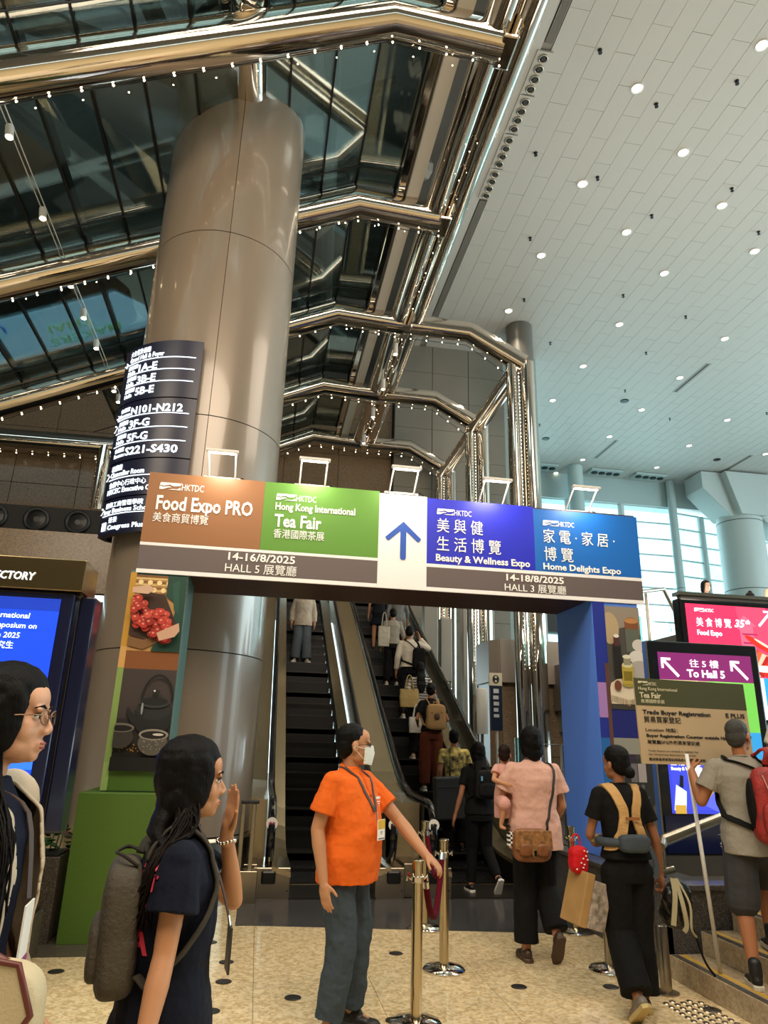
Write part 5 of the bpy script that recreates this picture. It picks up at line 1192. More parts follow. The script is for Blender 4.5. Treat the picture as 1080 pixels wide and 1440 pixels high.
# 1 man in the orange polo
om = person('man in orange polo shirt, face mask and glasses, one hand on a rope post', (.58, 4.62, 0), math.radians(-128), 1.66, '#ad7c58',
    dict(el_l=(-.27, .22, 1.13), wr_l=(-.21, .44, .955), el_r=(.25, -.06, 1.10), wr_r=(.28, .02, .83), hd_l=(.0, .8, -.5), pn_l=(0, -.4, -1), ts_l=(1, 0, 0), curl_l=.55,
         pn_r=(-1, .1, 0), ts_r=(0, 1, -.1), curl_r=.3, kn_l=(-.12, .03, .48), an_l=(-.15, -.02, .085), kn_r=(.10, .05, .48), an_r=(.13, .0, .085), toe_l=.25, toe_r=-.15, neck=(0, .01, 0), shw=.185),
    top=dict(c='#d9621c', hem=.80, sleeve=.66, sw=.082, fit=.042, collar=True, disp=.022, name='polo_shirt', flare=.004), bottom=dict(c='#3a444c', w=(.108, .088, .080), disp=.026, name='jeans'), shoes=dict(c='#141414', sole='#2a2a2a'),
    hair=dict(style='crop', c='#0c0b0b'), head=(math.radians(38), .03, 0), face=True, voxel=.0055, width=1.12, belly=.035, hs=1.08)
glasses(om, '#1a1010')
hc, R, s, t = om['hc'], om['R'], om['s']*1.08, om['t']; A = lambda x, y, z: hc+R @ (V((x, y, z))*s)
mk = mat('mask_white', '#cfd6d2', .7, bump=.3, bscale=50, stretch=(1, 1, 5))
rings = []
for i in range(11):
    a = -1.25+2.5*i/10; x = math.sin(a)*.066; y = .026+math.cos(a)*.077; k = math.cos(a)**2
    rings.append([A(x, y+.010*k, -.012+.012*k), A(x*1.02, y+.018*k, -.045), A(x, y+.004*k-.004, -.100-.012*k), A(x*.96, y-.002-.004, -.100-.012*k), A(x*.98, y+.010*k, -.045), A(x*.96, y+.004*k, -.012+.012*k)])
o_ = build('face_mask', B().loft(rings), mk, t, auto=60)
for sx in (-1, 1): 
    for z in (-.02, -.085): build('ear_loop', B().tube([A(sx*.062, .055, z), A(sx*.082, -.005, -.012+(z+.05)*.3), A(sx*.083, -.018, -.012)], .0018*s, 6), mk, o_, smooth=True)
# lanyard + badge
lan = thing('lanyard_badge', 'brown lanyard with a yellow and white badge on the orange polo', 'badge', (.0, .17, 1.1), om['t'].location, om['t'].rotation_euler.z)
lm = mat('lanyard_brown', '#3a2a22', .6); nb = om['nb']; bx = V((.0, .185, 1.105)); bx = hug([bx], bvh(om['top']), .006, .2)[0]
for sx in (-1, 1): 
    pts = smooth_path([nb+V((sx*.03, -.075, .03)), nb+V((sx*.072, -.02, .035)), nb+V((sx*.078, .06, -.02)), nb+V((sx*.05, .125, -.12)), bx+V((sx*.006, -.00, .06))], 5)
    tr_ = bvh(om['top']); pts = hug(pts, tr_, .005, .05); b = B(); ribbon(b, pts, .020, .003, [tr_.find_nearest(p)[1] for p in pts]); build('ribbon', b, lm, lan)
build('clip', B().tube([bx+V((0, 0, .06)), bx+V((0, .003, .01))], .004, 6), chrome_s, lan)
bc = hug([bx+V((0, .02, -.04))], bvh(om['top']), .028, .2)[0]; build('badge_card', B().box(bc, (.086, .004, .112)), sw, lan)
build('yellow_header', B().box(bc+V((0, .0025, .030)), (.084, .002, .05)), mat('badge_yellow', '#c9a52a', .5), lan)
build('badge_print', B().box(bc+V((0, .0028, -.012)), (.03, .001, .004)).box(bc+V((0, .0028, -.022)), (.02, .001, .003)).box(bc+V((0, .0028, -.047)), (.074, .001, .005)), dark, lan)
b = B(); px = hug([V((-.085, .165, 1.245))], bvh(om['top']), .008, .2)[0]; 
b.box(px, (.05, .003, .014)); b.box(px+V((0, .001, -.022)), (.045, .003, .006)); b.box(px+V((0, .001, -.034)), (.035, .003, .006)); b.box(px+V((0, .001, -.046)), (.04, .003, .005)); build('chest_print', b, sw, om['t'])
build('placket', B().tube(hug(smooth_path([nb+V((0, .066, -.01)), nb+V((0, .115, -.07)), nb+V((0, .140, -.15))], 4), bvh(om['top']), .001, .08), .012, 8, flat=.3), cloth('#c9561a'), om['t'], smooth=True)
build('belt_loop_seam', B().tube([om['hip']+V((0, .12, -.03)), om['hip']+V((0, .115, -.12))], .004, 6), cloth('#2c343a'), om['t'])

# 2 woman in navy T-shirt, profile right
nw = person('long-haired woman in a navy printed T-shirt, one hand raised to her mouth', (-.195, 2.25, 0), math.radians(-82), 1.56, '#b27e58',
    dict(el_r=(.20, -.02, 1.13), wr_r=(.30, -.06, .92), el_l=(-.17, .20, 1.19), wr_l=(-.085, .150, 1.40), hd_l=(.10, .10, 1), pn_l=(.5, -1, .0), ts_l=(1, .2, 0), curl_l=.12, curl_r=.3,
         sh=(0, .0, 1.37), neck=(0, .0, 0), shw=.155, hd_r=(.4, -.3, -1)),
    top=dict(c='#0b0f1e', hem=.90, sleeve=.56, sw=.075, fit=.018, disp=.018, name='t_shirt'), bottom=dict(c='#4a4e52', w=(.10, .08, .08), disp=.012, name='jeans'), shoes=dict(c='#c8c4bc', sole='#e0ddd6'),
    hair=dict(style='long', c='#100b09', w=[.06, .07, .07, .04], path=[(.03, -.07, 1.42), (.10, .0, 1.33), (.13, .04, 1.22)], th=.004), head=(math.radians(2), .02, 0), female=True, face=True, voxel=.0045)
t = nw['t']; hc, R, s = nw['hc'], nw['R'], nw['s']
hb = B(); tt_ = bvh(nw['top'])
for i in range(110):   # loose strands over the near shoulder
    rr = random.Random(i); x0 = .06+rr.uniform(-.015, .02); pts = [hc+V((.07, rr.uniform(-.05, .02), -.05)), nw['nb']+V((.08+rr.uniform(-.02, .02), rr.uniform(-.03, .04), .03)), nw['nb']+V((.125+rr.uniform(-.02, .02), rr.uniform(-.08, -.02), -.07)), nw['nb']+V((.135+rr.uniform(-.02, .015), rr.uniform(-.12, -.05), rr.uniform(-.22, -.13)))]
    q_ = smooth_path(pts, 4); q_ = q_[:4]+hug(q_[4:], tt_, .003+.008*rr.random(), 0); hb.tube(q_, [.0028]*12+[.001], 4)
build('hair_strands', hb, hairm('#1e120c'), t, smooth=True)
bt, Q = backpack('olive grey drawstring backpack on the back of the woman in navy', nw, '#4a443a', (.28, .33, .10), (0.02, -.085, .93), strap='#3a352d', pocket=True)
build('draw_cord', B().tube(smooth_path([Q(.10, -.02, .30), Q(.09, -.06, .325), Q(.02, -.08, .325), Q(-.05, -.05, .33), Q(.03, -.01, .325)], 5), .0045, 6), cloth('#2a2722'), bt, smooth=True)
pinkp = mat('shirt_print_pink', '#c22f46', .6)
for (s_, zz, sz) in (('A', 1.05, .085), ('UL', 1.16, .045), ('PUT', 1.20, .05), ('M', 1.245, .10)):
    text(s_, sz, (.105, -.11, zz-.02), (.55, .84, 0), (0, 0, 1), pinkp, t, 'shirt_print', bold=.003, depth=.002, conform=bvh(nw['top']))
b = B(); wl_ = nw['G']('wr_l')-V((0, 0, .02))
for i in range(16): a = 2*PI*i/16; b.ell(wl_+V((math.cos(a)*.029, math.sin(a)*.026, .004*math.sin(a*2))), .0052, nu=8, nv=6)
build('bracelet', b, chrome_s, t, smooth=True)
build('jeans_pocket', B().tube([V((.13, -.08, .80)), V((.10, -.125, .80)), V((.04, -.145, .80))], .004, 6), cloth('#6a6e70'), t)
lt = thing('hanging_badge', 'dark lanyard and badge seen edge on against the navy shirt', 'badge', (0, .15, 1.0), t.location, t.rotation_euler.z)
b = B(); ribbon(b, smooth_path([nw['nb']+V((.05, .04, .03)), nw['nb']+V((.05, .11, -.10)), V((.03, .150, 1.09))], 5), .018, .003, V((.3, 1, .3))); build('ribbon', b, lm, lt); build('badge_card', B().box((.03, .158, 1.01), (.075, .006, .11)), mat('badge_dark', '#2b2a26', .4), lt); build('clip', B().tube([(.03, .15, 1.09), (.03, .156, 1.065)], .004, 6), chrome_s, lt)

# 3 woman at the left edge, glasses
lw_ = person('woman with glasses and long hair in a cream jacket at the left edge', (-.66, 1.98, 0), math.radians(-98), 1.70, '#c9987a',
    dict(el_r=(.22, -.05, 1.13), wr_r=(.22, -.02, .9), el_l=(-.22, -.05, 1.12), wr_l=(-.2, .1, .9), shw=.155, neck=(0, .02, .01)), top=dict(c='#11172a', hem=.80, sleeve=.5, fit=.004, disp=.008, name='dark_top'),
    bottom=dict(c='#141824', w=(.10, .09, .09), name='trousers'), shoes=dict(c='#c8c4bc', sole='#e0ddd6'), hair=dict(style='long', c='#0d0a09', path=[(.02, -.04, 1.45), (.09, .04, 1.36), (.12, .07, 1.24)], w=[.06, .055, .05, .03], th=.004), head=(math.radians(6), .04, 0), female=True, face=True, voxel=.0045)
glasses(lw_, '#8a6a50'); t = lw_['t']; s = lw_['s']
b = B(); SCL[0] = s
torso_rings(b, lw_['z2c'], [(.55, .24, .155, -.035), (.9, .225, .160, -.012), (1.1, .20, .160, -.008), (1.25, .205, .165, -.006), (1.37, .185, .135, -.006), (1.43, .115, .08, -.016)], 0, 0)
for sd, sh_ in (('l', lw_['shl']), ('r', lw_['shr'])): limb(b, [sh_, lw_['G']('el_'+sd), lw_['G']('wr_'+sd)], [.074*s, .064*s, .05*s])
jk = blob('cream_jacket', b, cloth('#c9b8a0', .8, .3, 50), t, .007, 2, disp=.014, dsize=.12)
bm = bmesh.new(); bm.from_mesh(jk.data)   # open front
bmesh.ops.delete(bm, geom=[f for f in bm.faces if f.calc_center_median().y > .03 and abs(f.calc_center_median().x) < .075+.05*max(0, 1.25-f.calc_center_median().z)], context='FACES'); bm.to_mesh(jk.data); bm.free()
md = jk.modifiers.new('thickness', 'SOLIDIFY'); md.thickness = .006; md.offset = 1
hb = B(); tt_ = bvh(jk)
for i in range(90):
    rr = random.Random(i+50); nb_ = lw_['nb']; pts = [lw_['hc']+V((.07, rr.uniform(-.03, .03), -.05)), nb_+V((.085+rr.uniform(-.02, .02), rr.uniform(.02, .08), .03)), nb_+V((.15+rr.uniform(-.03, .02), rr.uniform(.08, .16), -.10)), nb_+V((.16+rr.uniform(-.03, .03), rr.uniform(.10, .18), rr.uniform(-.34, -.2)))]
    q_ = smooth_path(pts, 4); q_ = q_[:4]+hug(q_[4:], tt_, .003+.008*rr.random(), 0); hb.tube(q_, [.0028]*12+[.001], 4)
build('hair_strands', hb, hairm('#17100c'), t, smooth=True)
bag = thing('handbag', 'cream handbag with brown leather trim at the bottom left corner', 'bag', (.20, .12, .78), t.location, t.rotation_euler.z)
b = B(); b.ell((.27, .12, .96), (.05, .145, .115), None, 24, 14, e=.5); blob('bag_body', b, mat('bag_cream', '#b9ab8a', .6, bump=.2, bscale=200), bag, .006, 1)
trim = mat('leather_brown', '#5a2218', .45)
fl_ = [V((.322, .12+y, .96+z)) for y, z in ((-.145, .06), (-.11, .12), (.0, .135), (.11, .12), (.145, .04), (.10, -.03), (.0, -.055), (-.10, -.03))]
build('flap', B().prism([p+V((0, 0, 0)) for p in fl_], (.006, 0, 0)), mat('bag_cream', '#b9ab8a'), bag); build('piping', B().tube([p+V((.004, 0, 0)) for p in fl_], .006, 8, closed=True), trim, bag, smooth=True)
build('shoulder_strap', B().tube(smooth_path([(.27, .02, 1.07), (.22, .03, 1.30), (.13, 0, 1.47), (.10, -.05, 1.46), (.2, -.1, 1.2), (.27, .20, 1.06)], 5), .009, 8, flat=.5), trim, bag, smooth=True); build('clasp', B().box((.332, .12, .915), (.008, .05, .016)), chrome_s, bag, bevel=.003)
bag.location += V((.07, -.02, .06))
lt = thing('name_badge', 'white and purple name badge hanging before the woman with glasses', 'badge', (.12, .2, 1.18), t.location, t.rotation_euler.z)
build('badge_card', B().box((.12, .215, 1.14), (.085, .004, .125), Matrix.Rotation(.22, 3, 'Z')), sw, lt); build('purple_foot', B().box((.121, .2175, 1.085), (.085, .003, .022), Matrix.Rotation(.22, 3, 'Z')), mat('strip_purple', '#8a3a78', .5), lt)
b = B(); ribbon(b, smooth_path([lw_['nb']+V((.05, .06, 0)), (.10, .17, 1.38), (.12, .21, 1.21)], 4), .014, .003, V((.3, 1, .2))); build('ribbon', b, lm, lt)
text('VISITOR', .014, (.155, .229, 1.078), (-.976, -.218, 0), (0, 0, 1), sw, lt, depth=.001)

# 4 woman in pink with baby
pw_ = person('woman in a pale pink T-shirt and black trousers carrying a baby, seen from behind', (2.28, 5.93, 0), math.radians(-2), 1.72, '#b07a58',
    dict(el_l=(-.26, .05, 1.12), wr_l=(-.16, .26, 1.14), el_r=(.25, .02, 1.10), wr_r=(.22, .16, .95), hd_l=(.6, .4, .1), pn_l=(0, -1, .2), ts_l=(0, 0, 1), curl_l=.6, kn_l=(-.09, .03, .48), an_l=(-.10, .0, .085), kn_r=(.09, .06, .50), an_r=(.10, -.13, .20), fp_r=.95),
    top=dict(c='#c79c8c', hem=.78, sleeve=.62, sw=.085, fit=.03, flare=.012, disp=.024, name='t_shirt'), bottom=dict(c='#0c0c0d', w=(.105, .09, .095), disp=.012, len=.9), shoes=dict(c='#3a281e', sole='#4a3626'), hair=dict(style='bob', c='#0b0909', th=.006), head=(0, 0, 0), female=True, voxel=.007, width=1.1)
sb = thing('shoulder_bag', 'tan leather shoulder bag with strap on the woman in pink', 'bag', (-.10, -.22, .74), pw_['t'].location, pw_['t'].rotation_euler.z)
lb_ = mat('leather_tan', '#7a4a28', .45, bump=.3, bscale=120, vary=.2, vscale=20)
b = B(); b.ell((-.10, -.20, .84), (.155, .055, .12), None, 22, 12, e=.5); blob('bag_body', b, lb_, sb, .007, 1)
build('flap', B().prism([(-.245, -.262, .95), (.045, -.262, .95), (.05, -.266, .82), (-.02, -.272, .80), (-.10, -.272, .775), (-.18, -.272, .80), (-.25, -.266, .82)], (0, .012, 0)), mat('leather_pattern', '#8a6034', .5, vary=.45, vscale=30, bump=.6, bscale=40), sb, bevel=.004)
for x in (-.17, -.03): build('side_pocket', B().ell((x, -.262, .815), (.05, .02, .045), None, 14, 8, e=.6), lb_, sb, smooth=True)
build('buckle', B().box((-.10, -.28, .79), (.03, .01, .05)), brass, sb, bevel=.004)
build('strap', B().tube(hug(smooth_path([(.04, -.20, .94), (.10, -.165, 1.12), (.155, -.13, 1.32), (.13, -.03, 1.475), (.10, .08, 1.42), (-.05, .17, 1.2), (-.22, .1, 1.0), (-.25, -.12, .93)], 5), bvh(pw_['top']), .008, .05), .011, 8, flat=.5), mat('strap_dark', '#22150f', .5), sb, smooth=True)
# baby
by = person('baby in pale pink held against the shoulder of the woman in pink', (2.07, 6.04, .88), math.radians(-160), .80, '#b98462',
    dict(hip=(0, 0, .62), sh=(0, 0, 1.12), neck=(0, 0, -.0), el_l=(-.25, .12, 1.0), wr_l=(-.22, .3, 1.05), el_r=(.28, .05, .9), wr_r=(.22, .26, .85), kn_l=(-.24, .28, .50), an_l=(-.26, .25, .18), kn_r=(.24, .28, .50), an_r=(.26, .2, .18), shw=.17), top=dict(c='#c79488', hem=.55, sleeve=.5, sw=.09, fit=.03, disp=.01), bottom=dict(c='#c79488', kind='shorts', w=(.12, .10, .1), waist=.75, disp=.006),
    hair=dict(style='crop', c='#2a1a12'), head=(2.4, 0, 0), voxel=.005, hs=1.45)
ck = thing('baby_sock', 'checkered black and white baby sock beside the tan shoulder bag', 'sock', (2.03, 5.78, .84)); b = B(); b2 = B()
for i in range(6):
    for j in range(6):
        (b if (i+j) % 2 else b2).box((2.0+i*.014, 5.76+abs(i-2.5)*.004, .84+j*.016), (.014, .05, .016))
build('black_squares', b, dark, ck); build('white_squares', b2, sw, ck)

# 5 woman in black with beige baby-carrier straps
bw_ = person('woman in a black T-shirt, long black trousers and beige straps, from behind', (2.46, 4.80, 0), math.radians(4), 1.58, '#8a5a3c',
    dict(el_l=(-.23, .05, 1.10), wr_l=(-.10, .22, 1.02), el_r=(.25, -.03, 1.07), wr_r=(.31, .04, .83), hd_l=(.6, .5, 0), pn_l=(0, -1, 0), ts_l=(0, 0, 1), curl_l=.8, curl_r=1.1, pn_r=(-1, 0, 0), hd_r=(.1, .1, -1),
         hip=(.02, 0, .90), kn_l=(-.05, .04, .48), an_l=(-.09, -.20, .15), fp_l=.7, kn_r=(.09, .03, .48), an_r=(.09, .02, .085), toe_r=-.2),
    top=dict(c='#0a0a0b', hem=.95, sleeve=.60, sw=.068, fit=.012, disp=.014, name='t_shirt'), bottom=dict(c='#090909', w=(.11, .10, .105), disp=.014, waist=1.06), shoes=dict(c='#6a6258', sole='#b09a60'), hair=dict(style='bun', c='#0b0908', bun=(.02, -.105, -.055)), head=(.35, .0, 0), female=True, voxel=.006)
t = bw_['t']; cr = thing('baby_carrier', 'beige baby carrier straps with a grey waist pouch on the woman in black', 'baby carrier', (0, -.15, 1.0), t.location, t.rotation_euler.z)
bm2 = cloth('#b8925e', .7, .4, 70)
for sx in (-1, 1):
    b = B(); pts = smooth_path([(sx*.085, .10, 1.26), (sx*.105, .03, 1.335), (sx*.10, -.06, 1.325), (sx*.068, -.115, 1.24), (sx*.048, -.132, 1.17), (sx*.055, -.132, 1.10), (sx*.09, -.132, 1.02), (sx*.145, -.10, .98), (sx*.165, -.03, .97)], 5)
    pts = hug(pts, bvh(bw_['top']), .010, .06); n_ = [bvh(bw_['top']).find_nearest(p)[1] for p in pts]; ribbon(b, pts, .062, .018, n_); o = build('shoulder_strap', b, bm2, cr, bevel=.005)
build('cross_strap', B().box((0, -.142, 1.135), (.10, .008, .018)), cloth('#8a5a34'), cr)
b = B(); b.ell((0, -.135, .985), (.105, .045, .055), None, 18, 10, e=.5); blob('waist_pouch', b, cloth('#3c434a', .7), cr, .006, 1, disp=.006)
build('waist_belt', B().tube([(math.cos(a)*.165, math.sin(a)*.128, .985) for a in [2*PI*i/24 for i in range(24)]], .028, 8, closed=True, flat=1.0), cloth('#3c434a'), cr, smooth=True)
b = B(); ribbon(b, smooth_path([(.125, -.12, .96), (.15, -.14, .86), (.13, -.145, .78)], 4), .032, .006, V((0, -1, 0))); build('hanging_strap', b, cloth('#3c434a'), cr)
# things she carries
jb = thing('black_bag', 'black and cream folded bag with a trailing strap in her right hand', 'bag', (.36, .0, .45), t.location, t.rotation_euler.z)
b = B(); b.ell((.37, .02, .60), (.085, .07, .15), Matrix.Rotation(.25, 3, 'Y') @ Matrix.Rotation(.2, 3, 'X'), 18, 10, e=.7); b.ell((.32, -.02, .60), (.05, .06, .12), Matrix.Rotation(-.3, 3, 'Y'), 14, 8); b.ell((.43, .02, .55), (.05, .05, .12), Matrix.Rotation(.5, 3, 'Y'), 14, 8); blob('bag_body', b, mat('nylon_black', '#0a0a0a', .35, bump=.5, bscale=30), jb, .006, 1, disp=.02, dsize=.06)
cm = cloth('#a09678')
for (pts, w) in (([(.33, -.03, .76), (.30, -.085, .66), (.26, -.10, .50)], .035), ([(.35, -.03, .76), (.345, -.095, .62), (.36, -.095, .50), (.34, -.09, .46)], .03), ([(.36, -.03, .76), (.40, -.09, .62), (.39, -.10, .48), (.45, -.06, .42)], .014)):
    b = B(); ribbon(b, smooth_path(pts, 5), w, .006, V((0, -1, 0))); build('cream_lining', b, cm, jb)
build('trailing_strap', B().tube(smooth_path([(.45, -.03, .47), (.47, -.05, .36), (.50, -.06, .27), (.55, -.07, .20)], 5), .008, 8, flat=.6), cloth('#0b0b0b'), jb, smooth=True)
rb = thing('red_pouch', 'bright red patterned pouch hanging from her left forearm', 'pouch', (-.27, .12, .78), t.location, t.rotation_euler.z)
b = B(); b.ell((-.28, .10, .86), (.062, .05, .085), None, 16, 10, e=.6); blob('pouch_body', b, cloth('#b8141c', .6, .4, 60), rb, .006, 1, disp=.014, dsize=.05)
build('loop', B().tube([(-.29+math.cos(a)*.03, .10, .97+math.sin(a)*.045) for a in [2*PI*i/14 for i in range(14)]], .006, 6, closed=True), cloth('#b8141c'), rb, smooth=True)
b = B(); rr = random.Random(2)
for i in range(9): b.box((-.28+rr.uniform(-.045, .045), .048, .86+rr.uniform(-.06, .06)), (.010, .003, .008))
build('pattern_spots', b, sw, rb)
pb = thing('paper_bag', 'tan paper bag with a printed side hanging left of the black trousers', 'bag', (-.27, .1, .5), t.location, t.rotation_euler.z)
Rb = Matrix.Rotation(.28, 3, 'Y') @ Matrix.Rotation(.1, 3, 'Z'); build('bag_side', B().box((-.30, .10, .64), (.06, .22, .32), Rb), mat('kraft_paper', '#a07c4a', .7, vary=.1), pb, bevel=.006); build('bag_front', B().box((-.21, .06, .60), (.13, .15, .28), Rb), mat('print_paper', '#8d8276', .6, vary=.5, vscale=30), pb, bevel=.006)
wr = bw_['G']('el_l'); build('forearm_band', B().tube([wr.lerp(bw_['G']('wr_l'), .25)+V((0, -.03, 0)), wr.lerp(bw_['G']('wr_l'), .5)+V((0, -.035, .01))], .03, 10), cloth('#b8a888'), bw_['t'], smooth=True)

# 6 grey-haired man with red backpack and held sign
gm_ = person('grey-haired man in grey T-shirt and shorts holding a sign on the marble stairs', (3.36, 4.72, .15), math.radians(-22), 1.64, '#9a6442',
    dict(el_l=(-.30, .02, 1.13), wr_l=(-.33, .12, 1.33), hd_l=(.15, .45, .6), pn_l=(.6, .4, -.2), ts_l=(.2, .2, 1), curl_l=1.15, el_r=(.25, .05, 1.11), wr_r=(.2, .26, 1.05), kn_l=(-.10, .03, .48), an_l=(-.10, -.08, .085), kn_r=(.10, .25, .62), an_r=(.10, .22, .25)),
    top=dict(c='#8a8478', hem=.80, sleeve=.62, sw=.082, fit=.024, disp=.018, name='t_shirt'), bottom=dict(c='#3a3a3c', kind='shorts', w=(.115, .10, .1), disp=.012), shoes=dict(c='#0f0f10', sole='#b8b0a0', high=True), hair=dict(style='crop', c='#5a5854'), head=(math.radians(-35), 0, 0), voxel=.006, width=1.05)
glasses(gm_, '#1a0e0c')
rp, Q = backpack('red plaid backpack with black straps on the grey-haired man', gm_, '#8a1c18', (.30, .50, .18), (.13, -.13, .86), strap='#0e0e0e', strap_c='#0e0e0e', m=mat('plaid_red', '#8f201c', .6, bump=.4, bscale=80, vary=.3, vscale=14))
build('plaid_line', B().tube([Q(-.09, -.175, .42), Q(-.05, -.22, .25), Q(-.08, -.23, .08)], .004, 6).tube([Q(.06, -.175, .42), Q(.07, -.22, .25), Q(.03, -.23, .06)], .004, 6), mat('plaid_pink', '#b88878', .6), rp)
build('side_pocket', B().ell(Q(-.15, -.08, .24), (.03, .07, .16), None, 12, 8), cloth('#0d0d0d'), rp, smooth=True)
build('red_strap_face', B().tube(hug(smooth_path([Q(-.02, -.02, .48), Q(-.0, -.035, .58), gm_['shr'].lerp(gm_['nb'], .5)+V((0, -.03, .075))], 5), bvh(gm_['top']), .014, .06), .026, 8, flat=.4), mat('plaid_red', '#8f201c'), rp, smooth=True)
hs = thing('held_sign', 'olive and cream trade buyer registration board on a white pole', 'sign', (3.20, 5.0, .15))
build('pole', B().tube([(3.20, 5.0, .155), (3.085, 4.95, 1.55)], .014, 10), white, hs, smooth=True)
P0 = V((2.72, 4.93, 1.475)); ux = V((.93, .085, -.003)).normalized(); uz = V((-.022, 0, 1)).normalized(); n = ux.cross(uz).normalized(); BW, BH = .96, .60
b = B(); b.prism([P0, P0+ux*BW, P0+ux*BW+uz*BH, P0+uz*BH], n*-.012); build('board', b, mat('board_cream', '#b39c7a', .6), hs)
Fp = lambda a, c, d=.0: P0+ux*a+uz*c+n*d
b = B(); b.prism([Fp(0, .405, .0), Fp(BW, .405, .0), Fp(BW, BH, .0), Fp(0, BH, .0)], n*.002); build('olive_header', b, mat('board_olive', '#3e4020', .6), hs)
cr_m = mat('board_letters_cream', '#cbc4a4', .6)
HT = lambda s_, x, z, size, width=None, m_=dark, **kw: text(s_, size, Fp(x, z, .004), ux, uz, m_, hs, width=width, depth=.002, **kw)
emblem(0, 0, .12, hs, 0, cr_m) if False else None
def emblem_at(org, w, u, v, parent, m_):
    nn = V(u).cross(V(v)); b = B(); P = lambda a, c: V(org)+V(u)*(a*w)+V(v)*(c*w*.17)
    b.prism([P(0, .5), P(.1, .45), P(.22, .72), P(.32, .5), P(.46, .62), P(.5, 1), P(.02, 1)], nn*.002); b.prism([P(.2, .0), P(.48, .0), P(.47, .38), P(.4, .1), P(.3, .12)], nn*.002); build('emblem', b, m_, parent)
    text('HKTDC', w*.2, V(org)+V(u)*w*.5+nn*.002, u, v, m_, parent, width=w*.42, depth=.002)
emblem_at(Fp(.03, .55, .003), .17, ux, uz, hs, cr_m)
HT('Hong Kong International', .03, .515, .034, .33, cr_m); HT('Tea Fair', .035, .46, .055, .18, cr_m, bold=.002); HT('香港國際茶展', .04, .425, .03, .20, cr_m)
HT('Trade Buyer Registration', .045, .345, .042, .58, bold=.0015); HT('貿易買家登記', .05, .29, .048, .31, bold=.001)
HT('Location 地點：', .055, .225, .030, .27, bold=.001); HT('Buyer Registration Counter outside Hall 5FG', .058, .185, .030, .78, bold=.0015); HT('展覽廳5FG外的買家登記處', .06, .14, .030, .44, bold=.001)
HT('Trade buyers are invited to register for', .06, .085, .019, .42, mat('board_grey_letters', '#6a6050', .6)); HT('the Hong Kong International Tea Fair.', .06, .06, .019, .40, mat('board_grey_letters', '#6a6050', .6)); HT('歡迎貿易買家登記成為香港國際茶展買家。', .06, .025, .022, .48, bold=.001)
HT('E PLUS', .76, .345, .045, .17, bold=.001)
# someone in dark trousers further up the steps and a pale top at the frame edge
person('person in a pale top and dark trousers further up the steps at the right edge', (4.05, 5.0, .60), math.radians(-60), 1.45, '#8a5a40', dict(), top=dict(c='#c9c2b4', hem=.85, sleeve=.6, sw=.07), bottom=dict(c='#0e0f16'), shoes=dict(c='#101010', sole='#cfcac0'), hair=dict(style='short'), voxel=.009)

# 7 woman in black stepping on the right escalator
ew = person('woman in black with long black hair stepping onto the right escalator', (2.58, 8.45, 0), math.radians(3), 1.60, '#9a6a4c',
    dict(el_l=(-.24, -.03, 1.10), wr_l=(-.30, .02, .86), el_r=(.22, .05, 1.12), wr_r=(.24, .22, 1.02), kn_l=(-.07, .08, .49), an_l=(-.09, .06, .10), kn_r=(.11, .06, .50), an_r=(.17, -.16, .19), fp_r=.9),
    top=dict(c='#0b0b0c', hem=.88, sleeve=.6), bottom=dict(c='#09090a', w=(.092, .07, .055), disp=.01), shoes=dict(c='#161616', sole='#d8d4cc'), hair=dict(style='long', c='#0a0808', len=.26), head=(.25, 0, 0), female=True, voxel=.008)
bt2, Q = backpack('small black backpack with a blue tag on the woman stepping onto the escalator', ew, '#0f0f10', (.26, .33, .11), (.02, -.12, 1.0), strap='#0c0c0c')
build('blue_tag', B().box(Q(-.07, -.13, .22), (.02, .008, .05)), mat('tag_blue', '#6aa8c8', .4), bt2)
# escalator riders ----------------------------------------------------------------
def nose_z(k): return .185+k*.231
def on_step(k, x): return (x, 10.2+.4*k+.2, nose_z(k))
walk = dict(kn_l=(-.09, .1, .50), an_l=(-.09, .08, .085))
p9 = person('person in a colourful patterned shirt on the lowest escalator step', on_step(0, 2.82), 0, 1.60, '#a87450', dict(), top=dict(c='#c8b090', hem=.85, sleeve=.62, m=mat('patterned_cloth', '#b8a05a', .8, vary=.9, vscale=14)), bottom=dict(c='#0c0c0e'), shoes=dict(c='#141414', sole='#202020'), hair=dict(style='short'), head=(-.3, 0, 0), voxel=.009)
sc_ = thing('suitcase_bag', 'large dark grey zipped bag carried behind the person in the patterned shirt', 'bag', (2.66, 10.1, .42))
b = B(); b.box((2.68, 10.16, .88), (.44, .16, .56), Matrix.Rotation(-.06, 3, 'Y')); build('bag_body', b, mat('bag_dark_grey', '#26282b', .6, bump=.4, bscale=80), sc_, bevel=.03, seg=3)
for x in (2.60, 2.68): build('handle', B().tube([(x, 10.14, 1.14), (x+.02, 10.18, 1.42)], .011, 8), dark, sc_, smooth=True)
build('zip', B().tube([(2.50, 10.07, 1.02), (2.86, 10.07, 1.04)], .005, 6), blackp, sc_)
p8 = person('woman in rust-brown trousers and black T-shirt riding up the escalator', on_step(3, 2.76), 0, 1.66, '#a06e50', dict(el_l=(-.25, -.02, 1.12), wr_l=(-.2, .16, 1.05), el_r=(.27, -.02, 1.12), wr_r=(.22, .16, 1.05)), top=dict(c='#0d0d0e', hem=.93, sleeve=.6, sw=.07), bottom=dict(c='#5a2c1c', w=(.115, .105, .09), waist=1.03), shoes=dict(c='#c8c0b4', sole='#e0dcd4'), hair=dict(style='bun', bun=(0, -.10, .05)), head=(-.5, 0, 0), female=True, voxel=.009)
